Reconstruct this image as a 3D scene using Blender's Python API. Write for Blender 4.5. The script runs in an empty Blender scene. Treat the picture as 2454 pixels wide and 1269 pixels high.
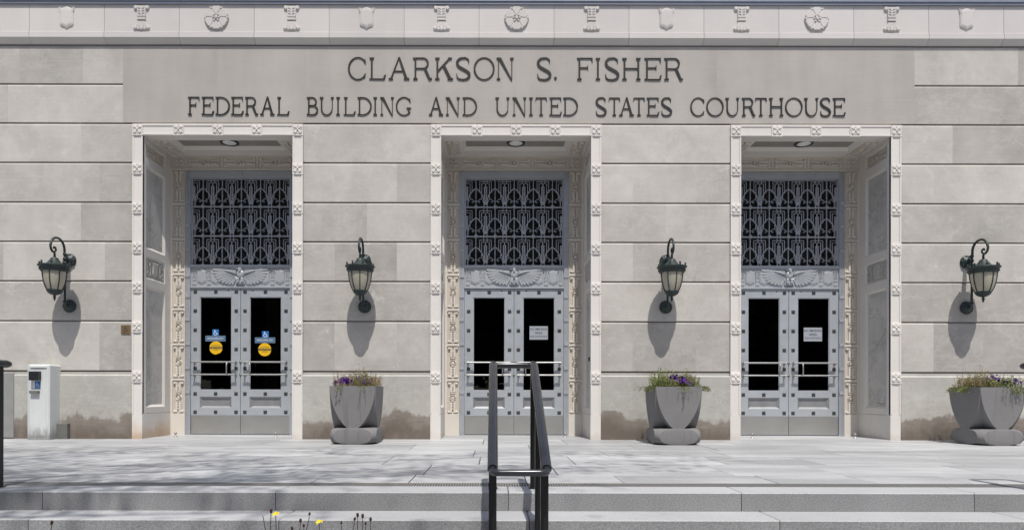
import bpy, math, random
from mathutils import Vector, Matrix
R = math.radians
random.seed(7)
scene = bpy.context.scene
COL = scene.collection

# ------------------------------------------------------------------ camera, world, sun, exposure
CAM_D, CAM_H, FPX, VX, VY, ROLL = 10.0, 0.70, 1600.0, 1185.0, 940.0, 0.002
W_, H_ = 2454.0, 1269.0
cam = bpy.data.cameras.new('camera')
cam.sensor_fit = 'HORIZONTAL'; cam.sensor_width = 36.0
cam.lens = 36.0 * FPX / W_
cam.shift_x = (W_ / 2 - VX) / W_
cam.shift_y = (VY - H_ / 2) / W_
cam.clip_start = 0.05; cam.clip_end = 2000
camo = bpy.data.objects.new('camera', cam); COL.objects.link(camo)
camo.location = (0, -CAM_D, CAM_H); camo.rotation_euler = (R(90), -ROLL, 0)
scene.camera = camo

SUN_DIR = Vector((-0.15, 1.0, -2.05)).normalized()
to_sun = -SUN_DIR
world = bpy.data.worlds.new('World'); scene.world = world; world.use_nodes = True
wn = world.node_tree; bg = wn.nodes['Background']
sky = wn.nodes.new('ShaderNodeTexSky'); sky.sky_type = 'NISHITA'; sky.sun_disc = False; sky.dust_density = 2.0; sky.air_density = 0.9
sky.sun_elevation = math.asin(to_sun.z); sky.sun_rotation = math.atan2(to_sun.x, to_sun.y)
wn.links.new(sky.outputs[0], bg.inputs[0]); bg.inputs[1].default_value = 0.12
sl = bpy.data.lights.new('sun', 'SUN'); sl.energy = 3.9; sl.angle = R(0.53); sl.color = (1.0, 0.965, 0.91)
so = bpy.data.objects.new('sun', sl); COL.objects.link(so); so.location = (3, -20, 40)
so.rotation_euler = SUN_DIR.to_track_quat('-Z', 'Y').to_euler()
scene.view_settings.view_transform = 'Standard'; scene.view_settings.look = 'None'
scene.view_settings.exposure = 0.11; scene.view_settings.gamma = 1.0
scene.view_settings.use_curve_mapping = False

# ------------------------------------------------------------------ photo measurements -> metres
def P(px, py, y=0.0):
    dx, dy = px - VX, py - VY
    dx, dy = dx + ROLL * dy, dy - ROLL * dx
    k = (CAM_D + y) / FPX
    return Vector((dx * k, y, CAM_H - dy * k))
def ZF(py): return CAM_H + (VY - py) / 160.0
def XF(px): return (px - VX) / 160.0
def BZ(py): return CAM_H + (VY - py) / 147.5
def BX(px): return (px - 1231.0) / 147.5

# ------------------------------------------------------------------ node helper
class NT:
    def __init__(s, name):
        s.m = bpy.data.materials.new(name); s.m.use_nodes = True
        s.t = s.m.node_tree; s.b = s.t.nodes['Principled BSDF']
        s.geo = None; s.oi = None
    def n(s, typ): return s.t.nodes.new(typ)
    def put(s, sock, v):
        if isinstance(v, bpy.types.NodeSocket): s.t.links.new(v, sock)
        elif isinstance(v, (tuple, list)) and len(v) == 3 and sock.type == 'RGBA': sock.default_value = (*v, 1)
        else: sock.default_value = v
    def pos(s):
        if not s.geo: s.geo = s.n('ShaderNodeNewGeometry')
        return s.geo.outputs['Position']
    def rnd(s):
        if not s.oi: s.oi = s.n('ShaderNodeObjectInfo')
        return s.oi.outputs['Random']
    def scale(s, vec, sc):
        n = s.n('ShaderNodeVectorMath'); n.operation = 'MULTIPLY'; s.put(n.inputs[0], vec); n.inputs[1].default_value = sc
        return n.outputs[0]
    def offs(s, vec, f):      # shift by a per-object amount so that alike copies differ
        n = s.n('ShaderNodeVectorMath'); n.operation = 'ADD'; s.put(n.inputs[0], vec)
        m = s.math('MULTIPLY', s.rnd(), f); s.put(n.inputs[1], m); return n.outputs[0]
    def noise(s, vec, scale=1.0, detail=3.0, rough=0.55):
        n = s.n('ShaderNodeTexNoise'); s.put(n.inputs['Vector'], vec)
        n.inputs['Scale'].default_value = scale; n.inputs['Detail'].default_value = detail; n.inputs['Roughness'].default_value = rough
        return n.outputs['Fac']
    def math(s, op, a, b=0.0, clamp=False):
        n = s.n('ShaderNodeMath'); n.operation = op; n.use_clamp = clamp; s.put(n.inputs[0], a); s.put(n.inputs[1], b)
        return n.outputs[0]
    def rng(s, v, a, b, c=0.0, d=1.0):
        n = s.n('ShaderNodeMapRange'); n.interpolation_type = 'SMOOTHSTEP'
        s.put(n.inputs[0], v); s.put(n.inputs[1], a); s.put(n.inputs[2], b); s.put(n.inputs[3], c); s.put(n.inputs[4], d)
        return n.outputs[0]
    def mix(s, f, a, b, mode='MIX'):
        n = s.n('ShaderNodeMix'); n.data_type = 'RGBA'; n.blend_type = mode
        s.put(n.inputs[0], f); s.put(n.inputs[6], a); s.put(n.inputs[7], b)
        return n.outputs[2]
    def sep(s, vec):
        n = s.n('ShaderNodeSeparateXYZ'); s.put(n.inputs[0], vec); return n.outputs
    def comb(s, x, y, z):
        n = s.n('ShaderNodeCombineXYZ'); s.put(n.inputs[0], x); s.put(n.inputs[1], y); s.put(n.inputs[2], z); return n.outputs[0]
    def gain(s, col, f):      # multiply a colour by a grey factor
        return s.mix(1.0, col, s.comb(f, f, f), 'MULTIPLY')
    def bump(s, h, strength=0.2, dist=0.01):
        n = s.n('ShaderNodeBump'); n.inputs['Strength'].default_value = strength; n.inputs['Distance'].default_value = dist
        s.put(n.inputs['Height'], h); s.t.links.new(n.outputs[0], s.b.inputs['Normal'])
    def out(s, col, rough=0.8, metal=0.0, spec=0.3):
        s.put(s.b.inputs['Base Color'], col); s.put(s.b.inputs['Roughness'], rough)
        s.b.inputs['Metallic'].default_value = metal; s.b.inputs['Specular IOR Level'].default_value = spec
        return s.m

def stone(name, col, tint=None, rand=0.16, cloud=0.16, streak=0.06, scuff=0.0, bump=0.25, rough=0.88, stain=False, vert=0.0):
    t = NT(name); p = t.pos(); tint = tint or tuple(c * k for c, k in zip(col, (0.97, 1.0, 1.03)))
    q = t.offs(p, 13.0)
    c = t.mix(t.noise(q, 0.45, 2), col, tint)
    f = t.math('ADD', t.rng(t.rnd(), 0, 1, 1 - rand / 2, 1 + rand / 2), t.math('MULTIPLY', t.math('SUBTRACT', t.noise(q, 1.7, 5, 0.6), 0.5), cloud * 2))
    tool = t.noise(t.scale(q, (1.6, 1.6, 34.0)), 1.0, 4, 0.7)
    f = t.math('ADD', f, t.math('MULTIPLY', t.math('SUBTRACT', tool, 0.5), streak * 2))
    fine = t.noise(p, 55, 4, 0.7)
    f = t.math('ADD', f, t.math('MULTIPLY', t.math('SUBTRACT', fine, 0.5), 0.10))
    if vert:
        v = t.noise(t.scale(p, (2.3, 1.0, 0.22)), 1.0, 5, 0.6)
        f = t.math('ADD', f, t.math('MULTIPLY', t.math('SUBTRACT', v, 0.5), vert * 2))
    c = t.gain(c, f)
    if scuff:
        s1 = t.rng(t.noise(q, 2.2, 6, 0.72), 0.60, 0.74)
        c = t.mix(t.math('MULTIPLY', s1, scuff), c, (0.66, 0.645, 0.615))
        s2 = t.rng(t.noise(q, 0.9, 6, 0.7), 0.52, 0.70)
        c = t.mix(t.math('MULTIPLY', s2, 0.34), c, (0.30, 0.285, 0.262))
    if name in ('limestone', 'grey_marble', 'limestone_base'):
        vn = t.math('ABSOLUTE', t.math('SUBTRACT', t.noise(t.scale(q, (1.0, 1.0, 1.5)), 1.5, 9, 0.68), 0.5))
        vk = t.math('MULTIPLY', t.rng(vn, 0.0, 0.022, 1.0, 0.0), 0.45 if name == 'grey_marble' else 0.26)
        c = t.mix(vk, c, (0.26, 0.25, 0.24) if name == 'grey_marble' else (0.60, 0.585, 0.55))
        mo = t.noise(q, 6.0, 7, 0.72)
        c = t.gain(c, t.math('ADD', 0.86, t.math('MULTIPLY', mo, 0.28)))
    if name == 'cream_stone':
        x, y, z = t.sep(p)
        k = t.math('MULTIPLY', t.rng(t.math('ADD', z, t.math('MULTIPLY', t.noise(p, 5, 4), 0.35)), 0.50, 0.18), t.rng(t.math('ADD', x, t.math('MULTIPLY', t.noise(p, 4, 4), 0.35)), -4.80, -5.16))
        c = t.mix(t.math('MULTIPLY', k, 0.7), c, (0.52, 0.33, 0.17))
        k2 = t.math('MULTIPLY', t.rng(t.math('ADD', z, t.math('MULTIPLY', t.noise(p, 7, 5), 0.30)), 0.30, 0.10), 0.35)
        c = t.mix(k2, c, (0.40, 0.34, 0.27))
    if stain:
        x, y, z = t.sep(p)
        n1 = t.noise(t.comb(x, 0.0, t.math('MULTIPLY', z, 0.9)), 1.9, 8, 0.62)
        wide = t.noise(t.comb(x, 3.3, 0.0), 0.9, 2, 0.5)
        drip = t.noise(t.comb(t.math('MULTIPLY', x, 9.0), 0.0, t.math('MULTIPLY', z, 0.7)), 1.0, 5, 0.65)
        hgt = t.math('ADD', t.math('ADD', t.math('MULTIPLY', n1, 0.62), t.math('MULTIPLY', wide, 0.52)), t.math('MULTIPLY', drip, 0.16))
        lv = t.math('SUBTRACT', t.math('SUBTRACT', hgt, 0.33), z)
        n2 = t.noise(t.scale(p, (5, 5, 22)), 1.0, 6, 0.68)
        k1 = t.math('MULTIPLY', t.rng(lv, -0.04, 0.04), t.rng(n2, 0.25, 0.60, 0.62, 0.95))
        k2 = t.math('MULTIPLY', t.rng(lv, 0.04, 0.26), 0.80)
        c = t.mix(k1, c, t.mix(n2, (0.165, 0.138, 0.116), (0.255, 0.218, 0.184)))
        c = t.mix(k2, c, t.mix(n2, (0.095, 0.076, 0.062), (0.175, 0.143, 0.117)))
        bl = t.math('MULTIPLY', t.rng(t.noise(p, 3.2, 8, 0.72), 0.50, 0.68), t.rng(z, 0.95, 0.2, 0.0, 0.5))
        c = t.mix(bl, c, (0.25, 0.225, 0.195))
        edge = t.math('MULTIPLY', t.rng(t.noise(t.scale(p, (3, 1, 1.4)), 1.2, 5, 0.7), 0.56, 0.72), 0.30)
        c = t.mix(edge, c, (0.30, 0.265, 0.225))
    t.bump(t.math('ADD', t.math('MULTIPLY', fine, 0.5), tool), bump, 0.006)
    return t.out(c, rough, 0, 0.25)

M = {}
M['wall'] = stone('limestone', (0.465, 0.443, 0.400), (0.478, 0.448, 0.418), rand=0.26, cloud=0.28, streak=0.065, scuff=0.6, vert=0.09)
M['panel'] = stone('limestone_smooth', (0.42, 0.40, 0.36), (0.44, 0.405, 0.378), rand=0.025, cloud=0.16, streak=0.05, vert=0.16)
M['base'] = stone('limestone_base', (0.465, 0.443, 0.40), rand=0.18, cloud=0.18, streak=0.09, stain=True)
M['core'] = stone('mortar', (0.24, 0.22, 0.20), rand=0, cloud=0.2)
M['cream'] = stone('cream_stone', (0.685, 0.655, 0.605), (0.69, 0.65, 0.615), rand=0.07, cloud=0.07, streak=0.03, bump=0.12)
M['cornice'] = stone('cornice_stone', (0.60, 0.575, 0.545), (0.61, 0.575, 0.555), rand=0.08, cloud=0.08, streak=0.03, bump=0.12, vert=0.05)
M['tan'] = stone('relief_stone', (0.64, 0.595, 0.53), (0.65, 0.605, 0.545), rand=0.05, cloud=0.10, streak=0.03, bump=0.12)
M['field'] = stone('relief_field', (0.56, 0.50, 0.43), (0.57, 0.51, 0.44), rand=0.05, cloud=0.14, streak=0.03, bump=0.12)
M['marble'] = stone('grey_marble', (0.58, 0.555, 0.52), (0.50, 0.485, 0.465), rand=0.06, cloud=0.40, streak=0.0, bump=0.05, rough=0.6, vert=0.08)
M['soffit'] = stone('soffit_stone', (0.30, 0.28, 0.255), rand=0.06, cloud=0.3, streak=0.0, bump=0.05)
M['jambrelief'] = stone('grey_relief', (0.46, 0.435, 0.395), rand=0.05, cloud=0.15, streak=0.02, bump=0.1)

def simple(name, col, rough=0.6, metal=0.0, spec=0.4, var=0.12, sc=9.0, rand=0.0, bump=0.0):
    t = NT(name); p = t.pos()
    f = t.math('ADD', 1.0, t.math('MULTIPLY', t.math('SUBTRACT', t.noise(p, sc, 5, 0.62), 0.5), var * 2))
    if rand: f = t.math('ADD', f, t.rng(t.rnd(), 0, 1, -rand / 2, rand / 2))
    if bump: t.bump(t.noise(p, sc * 6, 4, 0.6), bump, 0.004)
    r = t.math('ADD', rough, t.math('MULTIPLY', t.math('SUBTRACT', t.noise(p, sc * 2, 3), 0.5), 0.2))
    return t.out(t.gain(col, f), r, metal, spec)
M['alu'] = simple('painted_aluminium', (0.475, 0.50, 0.53), 0.40, 0.35, 0.5, 0.12, 4)
M['relief_alu'] = simple('cast_aluminium', (0.45, 0.468, 0.492), 0.46, 0.3, 0.5, 0.12, 12)
M['grille'] = simple('cast_grille', (0.40, 0.41, 0.44), 0.5, 0.3, 0.4, 0.14, 14)
M['louver'] = simple('louver', (0.085, 0.086, 0.09), 0.7, 0, 0.2, 0.2, 8)
M['stud'] = simple('stud_metal', (0.085, 0.09, 0.09), 0.5, 0.5, 0.4, 0.3, 30)
M['steel'] = simple('brushed_steel', (0.52, 0.51, 0.49), 0.38, 0.8, 0.5, 0.10, 2.5)
M['chrome'] = simple('handle_steel', (0.40, 0.40, 0.395), 0.45, 0.8, 0.5, 0.1, 12)
M['dpanel'] = simple('weathered_panel', (0.27, 0.275, 0.285), 0.5, 0.3, 0.4, 0.3, 9)
M['bronze'] = simple('dark_bronze', (0.018, 0.017, 0.016), 0.6, 0.0, 0.4, 0.35, 7)
M['iron'] = simple('lantern_iron', (0.030, 0.042, 0.042), 0.46, 0.25, 0.45, 0.4, 22, bump=0.25)
M['rail'] = simple('black_paint', (0.030, 0.033, 0.039), 0.24, 0.1, 0.6, 0.06, 5)
M['post'] = simple('post_black', (0.010, 0.010, 0.011), 0.35, 0, 0.4, 0.1, 8)
M['black'] = simple('black_plastic', (0.016, 0.017, 0.019), 0.4, 0, 0.5, 0.2, 20)
M['dark'] = simple('lobby_dark', (0.010, 0.010, 0.011), 0.9, 0, 0.1, 0.2, 3)
M['flash'] = simple('lead_flashing', (0.25, 0.27, 0.325), 0.5, 0.2, 0.4, 0.15, 4)
def post_paint():
    t = NT('white_paint'); p = t.pos(); x, y, z = t.sep(p)
    c = t.gain((0.62, 0.64, 0.625), t.math('ADD', 0.93, t.math('MULTIPLY', t.noise(p, 6, 5, 0.6), 0.14)))
    k = t.math('MULTIPLY', t.rng(t.math('ADD', z, t.math('MULTIPLY', t.noise(t.scale(p, (26, 26, 7)), 1.0, 6, 0.7), 0.42)), 0.44, 0.22), 0.75)
    c = t.mix(k, c, (0.20, 0.19, 0.175))
    k = t.math('MULTIPLY', t.rng(t.noise(t.scale(p, (30, 30, 1.5)), 1.0, 5, 0.7), 0.55, 0.75), 0.25)
    return t.out(t.mix(k, c, (0.33, 0.33, 0.31)), 0.5, 0, 0.4)
M['postw'] = post_paint()
M['brass'] = simple('brass', (0.26, 0.175, 0.09), 0.42, 0.5, 0.5, 0.25, 20)
M['lens'] = simple('frosted_lens', (0.82, 0.83, 0.83), 0.35, 0, 0.4, 0.05, 8)
M['white'] = simple('white_print', (0.78, 0.79, 0.80), 0.5, 0, 0.3, 0.03, 20)
M['paper'] = simple('notice_plate', (0.36, 0.38, 0.42), 0.5, 0, 0.3, 0.04, 20)
M['ink'] = simple('dark_print', (0.045, 0.05, 0.06), 0.6, 0, 0.2, 0.05, 20)
M['blue'] = simple('blue_print', (0.02, 0.16, 0.46), 0.45, 0, 0.4, 0.05, 20)
M['slate'] = simple('slate_blue_print', (0.09, 0.17, 0.28), 0.45, 0, 0.4, 0.05, 20)
M['yellow'] = simple('yellow_print', (0.80, 0.47, 0.015), 0.5, 0, 0.3, 0.05, 20)
M['leaf'] = simple('leaf_green', (0.16, 0.185, 0.055), 0.6, 0, 0.3, 0.5, 16)
M["leafdry"] = simple("leaf_dry", (0.25, 0.19, 0.10), 0.7, 0, 0.2, 0.5, 18)
M['petal'] = simple('petunia_purple', (0.085, 0.022, 0.20), 0.55, 0, 0.3, 0.4, 40)
M['petaly'] = simple('petal_yellow', (0.80, 0.62, 0.02), 0.5, 0, 0.3, 0.15, 60)
M['stem'] = simple('stem_brown', (0.065, 0.06, 0.035), 0.7, 0, 0.2, 0.3, 30)
M['bud'] = simple('bud_dark', (0.06, 0.03, 0.025), 0.7, 0, 0.2, 0.3, 60)
M['soil'] = simple('soil', (0.05, 0.036, 0.025), 0.95, 0, 0.1, 0.4, 20, bump=0.5)
M['treeleaf'] = simple('tree_leaf', (0.035, 0.055, 0.02), 0.7, 0, 0.2, 0.5, 1.5)
M['bark'] = simple('bark', (0.07, 0.055, 0.04), 0.9, 0, 0.1, 0.4, 6)
M['darkgrey'] = simple('dark_grey', (0.15, 0.15, 0.14), 0.8, 0, 0.2, 0.4, 14)
M['patch'] = simple('patch_cement', (0.27, 0.27, 0.265), 0.9, 0, 0.2, 0.2, 8)

def lantern_glass():
    t = NT('lantern_glass'); p = t.pos()
    c = t.mix(t.noise(p, 14, 3), (0.46, 0.43, 0.33), (0.56, 0.53, 0.42))
    t.b.inputs['Transmission Weight'].default_value = 0.25
    return t.out(c, 0.35, 0, 0.5)
M['lglass'] = lantern_glass()
def pane():
    t = NT('door_glass'); nt = t.t
    tr = t.n('ShaderNodeBsdfTransparent'); tr.inputs[0].default_value = (0.25, 0.27, 0.27, 1)
    gl = t.n('ShaderNodeBsdfGlossy'); gl.inputs['Roughness'].default_value = 0.012; gl.inputs[0].default_value = (0.9, 0.93, 0.95, 1)
    fr = t.n('ShaderNodeFresnel'); fr.inputs[0].default_value = 1.55
    w = t.noise(t.pos(), 3.0, 2)
    bp = t.n('ShaderNodeBump'); bp.inputs['Strength'].default_value = 0.02; bp.inputs['Distance'].default_value = 0.02
    nt.links.new(w, bp.inputs['Height']); nt.links.new(bp.outputs[0], gl.inputs['Normal'])
    mx = t.n('ShaderNodeMixShader'); nt.links.new(fr.outputs[0], mx.inputs[0]); nt.links.new(tr.outputs[0], mx.inputs[1]); nt.links.new(gl.outputs[0], mx.inputs[2])
    nt.links.new(mx.outputs[0], nt.nodes['Material Output'].inputs[0]); return t.m
M['glass'] = pane()
def concrete():
    t = NT('planter_concrete'); p = t.pos()
    f = t.math('ADD', 0.86, t.math('MULTIPLY', t.noise(p, 3.5, 6, 0.65), 0.28))
    pit = t.rng(t.noise(p, 48, 3, 0.6), 0.64, 0.72)
    c = t.mix(t.math('MULTIPLY', pit, 0.5), t.gain((0.205, 0.200, 0.200), f), (0.11, 0.11, 0.11))
    x, y, z = t.sep(p)
    run = t.rng(t.noise(t.comb(t.math('MULTIPLY', x, 14.0), t.math('MULTIPLY', y, 14.0), t.math('MULTIPLY', z, 0.9)), 1.0, 4, 0.6), 0.55, 0.75)
    c = t.mix(t.math('MULTIPLY', run, 0.45), c, (0.12, 0.113, 0.105))
    t.bump(t.math('SUBTRACT', t.noise(p, 40, 4, 0.7), pit), 0.35, 0.004)
    return t.out(c, 0.85, 0, 0.25)
M['concrete'] = concrete()
def granite(name, a, b, sc=120, rand=0.12, patch=0.14, streak=None, rough=0.75):
    t = NT(name); p = t.pos(); q = t.offs(p, 7.0)
    sp = t.rng(t.noise(p, sc, 3, 0.75), 0.36, 0.64)
    c = t.mix(sp, a, b)
    f = t.math('ADD', t.rng(t.rnd(), 0, 1, 1 - rand, 1 + rand), t.math('MULTIPLY', t.math('SUBTRACT', t.noise(q, 1.1, 5, 0.62), 0.5), patch * 2))
    if streak:
        v = t.rng(t.noise(t.scale(q, (0.55, 2.6, 1.0)), 1.0, 5, 0.62), 0.40, 0.66)
        f = t.math('ADD', f, t.math('MULTIPLY', v, streak))
    t.bump(t.noise(p, sc * 0.7, 3, 0.7), 0.03, 0.001)
    c = t.gain(c, f)
    spots = t.math('MULTIPLY', t.rng(t.noise(p, 7.5, 2, 0.4), 0.71, 0.735), 0.16)
    c = t.mix(spots, c, (0.13, 0.125, 0.12))
    grime = t.math('MULTIPLY', t.rng(t.noise(p, 0.8, 7, 0.7), 0.55, 0.75), 0.35)
    c = t.mix(grime, c, t.gain(c, 0.66))
    return t.out(c, rough, 0, 0.3)
M['slab'] = granite('paving_stone', (0.30, 0.305, 0.308), (0.40, 0.405, 0.408), 150, 0.11, 0.20, 0.34, 0.5)
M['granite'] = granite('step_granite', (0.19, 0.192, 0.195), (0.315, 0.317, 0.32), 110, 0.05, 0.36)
M['tread'] = granite('sunlit_granite', (0.34, 0.342, 0.345), (0.46, 0.462, 0.465), 120, 0.05, 0.20)  # step granite lightened in colour so the treads look more strongly sunlit
M['joint'] = simple('joint_mortar', (0.16, 0.155, 0.15), 0.9, 0, 0.1, 0.3, 8)
M['drain'] = simple('drain_steel', (0.27, 0.262, 0.25), 0.6, 0.4, 0.3, 0.2, 20)
M['ground'] = granite('pavement_concrete', (0.26, 0.255, 0.25), (0.33, 0.325, 0.32), 40, 0.0, 0.12)

# ------------------------------------------------------------------ mesh builder
class MB:
    def __init__(s, f=None): s.v = []; s.f = []; s.map = f; s.sm = []
    def add(s, vs, fs, smooth=False):
        o = len(s.v)
        s.v += [tuple(s.map(*v)) if s.map else tuple(v) for v in vs]
        s.f += [tuple(i + o for i in f) for f in fs]; s.sm += [smooth] * len(fs)
        return s
    def box(s, x0, x1, y0, y1, z0, z1):
        return s.add([(x0, y0, z0), (x1, y0, z0), (x1, y1, z0), (x0, y1, z0), (x0, y0, z1), (x1, y0, z1), (x1, y1, z1), (x0, y1, z1)],
                     [(0, 3, 2, 1), (4, 5, 6, 7), (0, 1, 5, 4), (1, 2, 6, 5), (2, 3, 7, 6), (3, 0, 4, 7)])
    def chbox(s, x0, x1, y0, y1, z0, z1, cx=0.003, cz=0.010):   # front (y0) edges chamfered
        d = max(cx, cz)
        vs = [(x0, y1, z0), (x1, y1, z0), (x1, y1, z1), (x0, y1, z1), (x0, y0 + d, z0), (x1, y0 + d, z0), (x1, y0 + d, z1), (x0, y0 + d, z1),
              (x0 + cx, y0, z0 + cz), (x1 - cx, y0, z0 + cz), (x1 - cx, y0, z1 - cz), (x0 + cx, y0, z1 - cz)]
        fs = [(8, 9, 10, 11)] + [(i + 4, (i + 1) % 4 + 4, (i + 1) % 4 + 8, i + 8) for i in range(4)] + [(i, (i + 1) % 4, (i + 1) % 4 + 4, i + 4) for i in range(4)] + [(3, 2, 1, 0)]
        return s.add(vs, fs)
    def topbox(s, x0, x1, y0, y1, z0, z1, c=0.004):             # top edges chamfered (paving)
        vs = [(x0, y0, z0), (x1, y0, z0), (x1, y1, z0), (x0, y1, z0), (x0, y0, z1 - c), (x1, y0, z1 - c), (x1, y1, z1 - c), (x0, y1, z1 - c),
              (x0 + c, y0 + c, z1), (x1 - c, y0 + c, z1), (x1 - c, y1 - c, z1), (x0 + c, y1 - c, z1)]
        fs = [(8, 9, 10, 11)] + [(i + 4, (i + 1) % 4 + 4, (i + 1) % 4 + 8, i + 8) for i in range(4)] + [(i, (i + 1) % 4, (i + 1) % 4 + 4, i + 4) for i in range(4)] + [(3, 2, 1, 0)]
        return s.add(vs, fs)
    def extrude(s, pts, y0, y1):                                # (x,z) outline extruded y0 (front) .. y1 (back)
        n = len(pts)
        return s.add([(x, y0, z) for x, z in pts] + [(x, y1, z) for x, z in pts],
                     [tuple(range(n)), tuple(range(2 * n - 1, n - 1, -1))] + [(i, i + n, (i + 1) % n + n, (i + 1) % n) for i in range(n)])
    def lump(s, pts, h, k=0.78, b=0.0, mid=True):               # raised relief piece: (u,v) outline, height h, top shrunk by k
        n = len(pts); cu = sum(p[0] for p in pts) / n; cv = sum(p[1] for p in pts) / n
        g = lambda q, t: (cu + (q[0] - cu) * t, cv + (q[1] - cv) * t)
        vs = [(*q, b) for q in pts] + [(*g(q, 1 - (1 - k) * 0.35), b + (h - b) * 0.7) for q in pts] + [(*g(q, k), h) for q in pts]
        fs = [(i, (i + 1) % n, (i + 1) % n + n, i + n) for i in range(n)] + [(i + n, (i + 1) % n + n, (i + 1) % n + 2 * n, i + 2 * n) for i in range(n)] + [tuple(range(2 * n, 3 * n))]
        return s.add(vs, fs)
    def disc(s, u, v, r, h, k=0.75, n=12, rv=None, b=0.0):
        rv = rv or r
        return s.lump([(u + r * math.cos(2 * math.pi * i / n), v + rv * math.sin(2 * math.pi * i / n)) for i in range(n)], h, k, b)
    def ring(s, u, v, r, w, h, n=14):
        o = [(u + r * math.cos(2 * math.pi * i / n), v + r * math.sin(2 * math.pi * i / n)) for i in range(n)]
        q = [(u + (r - w) * math.cos(2 * math.pi * i / n), v + (r - w) * math.sin(2 * math.pi * i / n)) for i in range(n)]
        m = [((a[0] + b[0]) / 2, (a[1] + b[1]) / 2) for a, b in zip(o, q)]
        return s.add([(*a, 0) for a in o] + [(*a, h) for a in m] + [(*a, 0) for a in q],
                     [(i, (i + 1) % n, (i + 1) % n + n, i + n) for i in range(n)] + [(i + n, (i + 1) % n + n, (i + 1) % n + 2 * n, i + 2 * n) for i in range(n)])
    def rect(s, u0, u1, v0, v1, h, k=None, c=0.006):
        c = min(c, (u1 - u0) * 0.3, (v1 - v0) * 0.3)
        return s.add([(u0, v0, 0), (u1, v0, 0), (u1, v1, 0), (u0, v1, 0), (u0 + c, v0 + c, h), (u1 - c, v0 + c, h), (u1 - c, v1 - c, h), (u0 + c, v1 - c, h)],
                     [(0, 1, 5, 4), (1, 2, 6, 5), (2, 3, 7, 6), (3, 0, 4, 7), (4, 5, 6, 7)])
    def strip(s, a, b, y0, y1, closed=False):                   # band between two (x,z) polylines, extruded in y
        n = len(a); m = n if closed else n - 1
        vs = [(x, y0, z) for x, z in a] + [(x, y0, z) for x, z in b] + [(x, y1, z) for x, z in a] + [(x, y1, z) for x, z in b]
        fs = []
        for i in range(m):
            j = (i + 1) % n
            fs += [(i, j, j + n, i + n), (i, i + 2 * n, j + 2 * n, j), (i + n, j + n, j + 3 * n, i + 3 * n), (i + 2 * n, i + 3 * n, j + 3 * n, j + 2 * n)]
        if not closed: fs += [(0, n, 3 * n, 2 * n), (n - 1, 3 * n - 1, 4 * n - 1, 2 * n - 1)]
        return s.add(vs, fs)
    def stroke(s, pts, w, y0, y1, closed=False):                # polyline of width w (number or list) in (x,z)
        n = len(pts); a = []; b = []
        for i, (x, z) in enumerate(pts):
            p0 = pts[i - 1] if (i > 0 or closed) else pts[i]; p1 = pts[(i + 1) % n] if (i < n - 1 or closed) else pts[i]
            dx, dz = p1[0] - p0[0], p1[1] - p0[1]; L = math.hypot(dx, dz) or 1
            ww = (w[i] if isinstance(w, (list, tuple)) else w) / 2
            a.append((x - dz / L * ww, z + dx / L * ww)); b.append((x + dz / L * ww, z - dx / L * ww))
        return s.strip(a, b, y0, y1, closed)
    def tube(s, pts, r, n=8, cap=True, smooth=True):
        pts = [Vector(p) for p in pts]; N = len(pts); vs = []; up = None
        for i, p in enumerate(pts):
            t = (pts[min(i + 1, N - 1)] - pts[max(i - 1, 0)]).normalized()
            if up is None: up = Vector((0, 0, 1)) if abs(t.z) < 0.9 else Vector((1, 0, 0))
            a = t.cross(up).normalized(); b = a.cross(t).normalized(); up = b
            rr = r[i] if isinstance(r, (list, tuple)) else r
            for k in range(n):
                q = p + (a * math.cos(2 * math.pi * k / n) + b * math.sin(2 * math.pi * k / n)) * rr; vs.append(tuple(q))
        fs = [(i * n + k, i * n + (k + 1) % n, (i + 1) * n + (k + 1) % n, (i + 1) * n + k) for i in range(N - 1) for k in range(n)]
        s.add(vs, fs, smooth)
        if cap: s.add(vs[:n], [tuple(range(n - 1, -1, -1))]); s.add(vs[-n:], [tuple(range(n))])
        return s
    def lathe(s, prof, cx=0, cy=0, n=24, axis='z', c0=0, smooth=True):   # prof: (r, h)
        vs = []
        for r, h in prof:
            for k in range(n):
                a = 2 * math.pi * k / n; u, v = r * math.cos(a), r * math.sin(a)
                vs.append((cx + u, cy + v, c0 + h) if axis == 'z' else (cx + u, c0 + h, cy + v))
        fs = [(i * n + k, i * n + (k + 1) % n, (i + 1) * n + (k + 1) % n, (i + 1) * n + k) for i in range(len(prof) - 1) for k in range(n)]
        s.add(vs, fs, smooth)
        if prof[0][0] > 1e-4: s.add(vs[:n], [tuple(range(n))])
        if prof[-1][0] > 1e-4: s.add(vs[-n:], [tuple(range(n))])
        return s
    def mesh(s, name):
        me = bpy.data.meshes.new(name); me.from_pydata(s.v, [], s.f)
        for p, k in zip(me.polygons, s.sm): p.use_smooth = k
        me.update(); return me
    def build(s, name, mat, parent=None, loc=(0, 0, 0), fix=True):
        me = s.mesh(name)
        if fix:
            import bmesh
            b = bmesh.new(); b.from_mesh(me); bmesh.ops.recalc_face_normals(b, faces=b.faces); b.to_mesh(me); b.free()
        me.materials.append(M[mat]); return link(name, me, parent, loc)
def link(name, me, parent=None, loc=(0, 0, 0)):
    o = bpy.data.objects.new(name, me); COL.objects.link(o); o.location = loc
    if parent: o.parent = parent
    return o
def empty(name, loc=(0, 0, 0), parent=None):
    o = bpy.data.objects.new(name, None); COL.objects.link(o); o.location = loc; o.empty_display_size = 0.2
    if parent: o.parent = parent
    return o
def tag(o, label=None, cat=None, group=None, kind=None):
    if label: o['label'] = label
    if cat: o['category'] = cat
    if group: o['group'] = group
    if kind: o['kind'] = kind
    return o
def kids(o): return [c for c in bpy.data.objects if c.parent is o]
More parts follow.
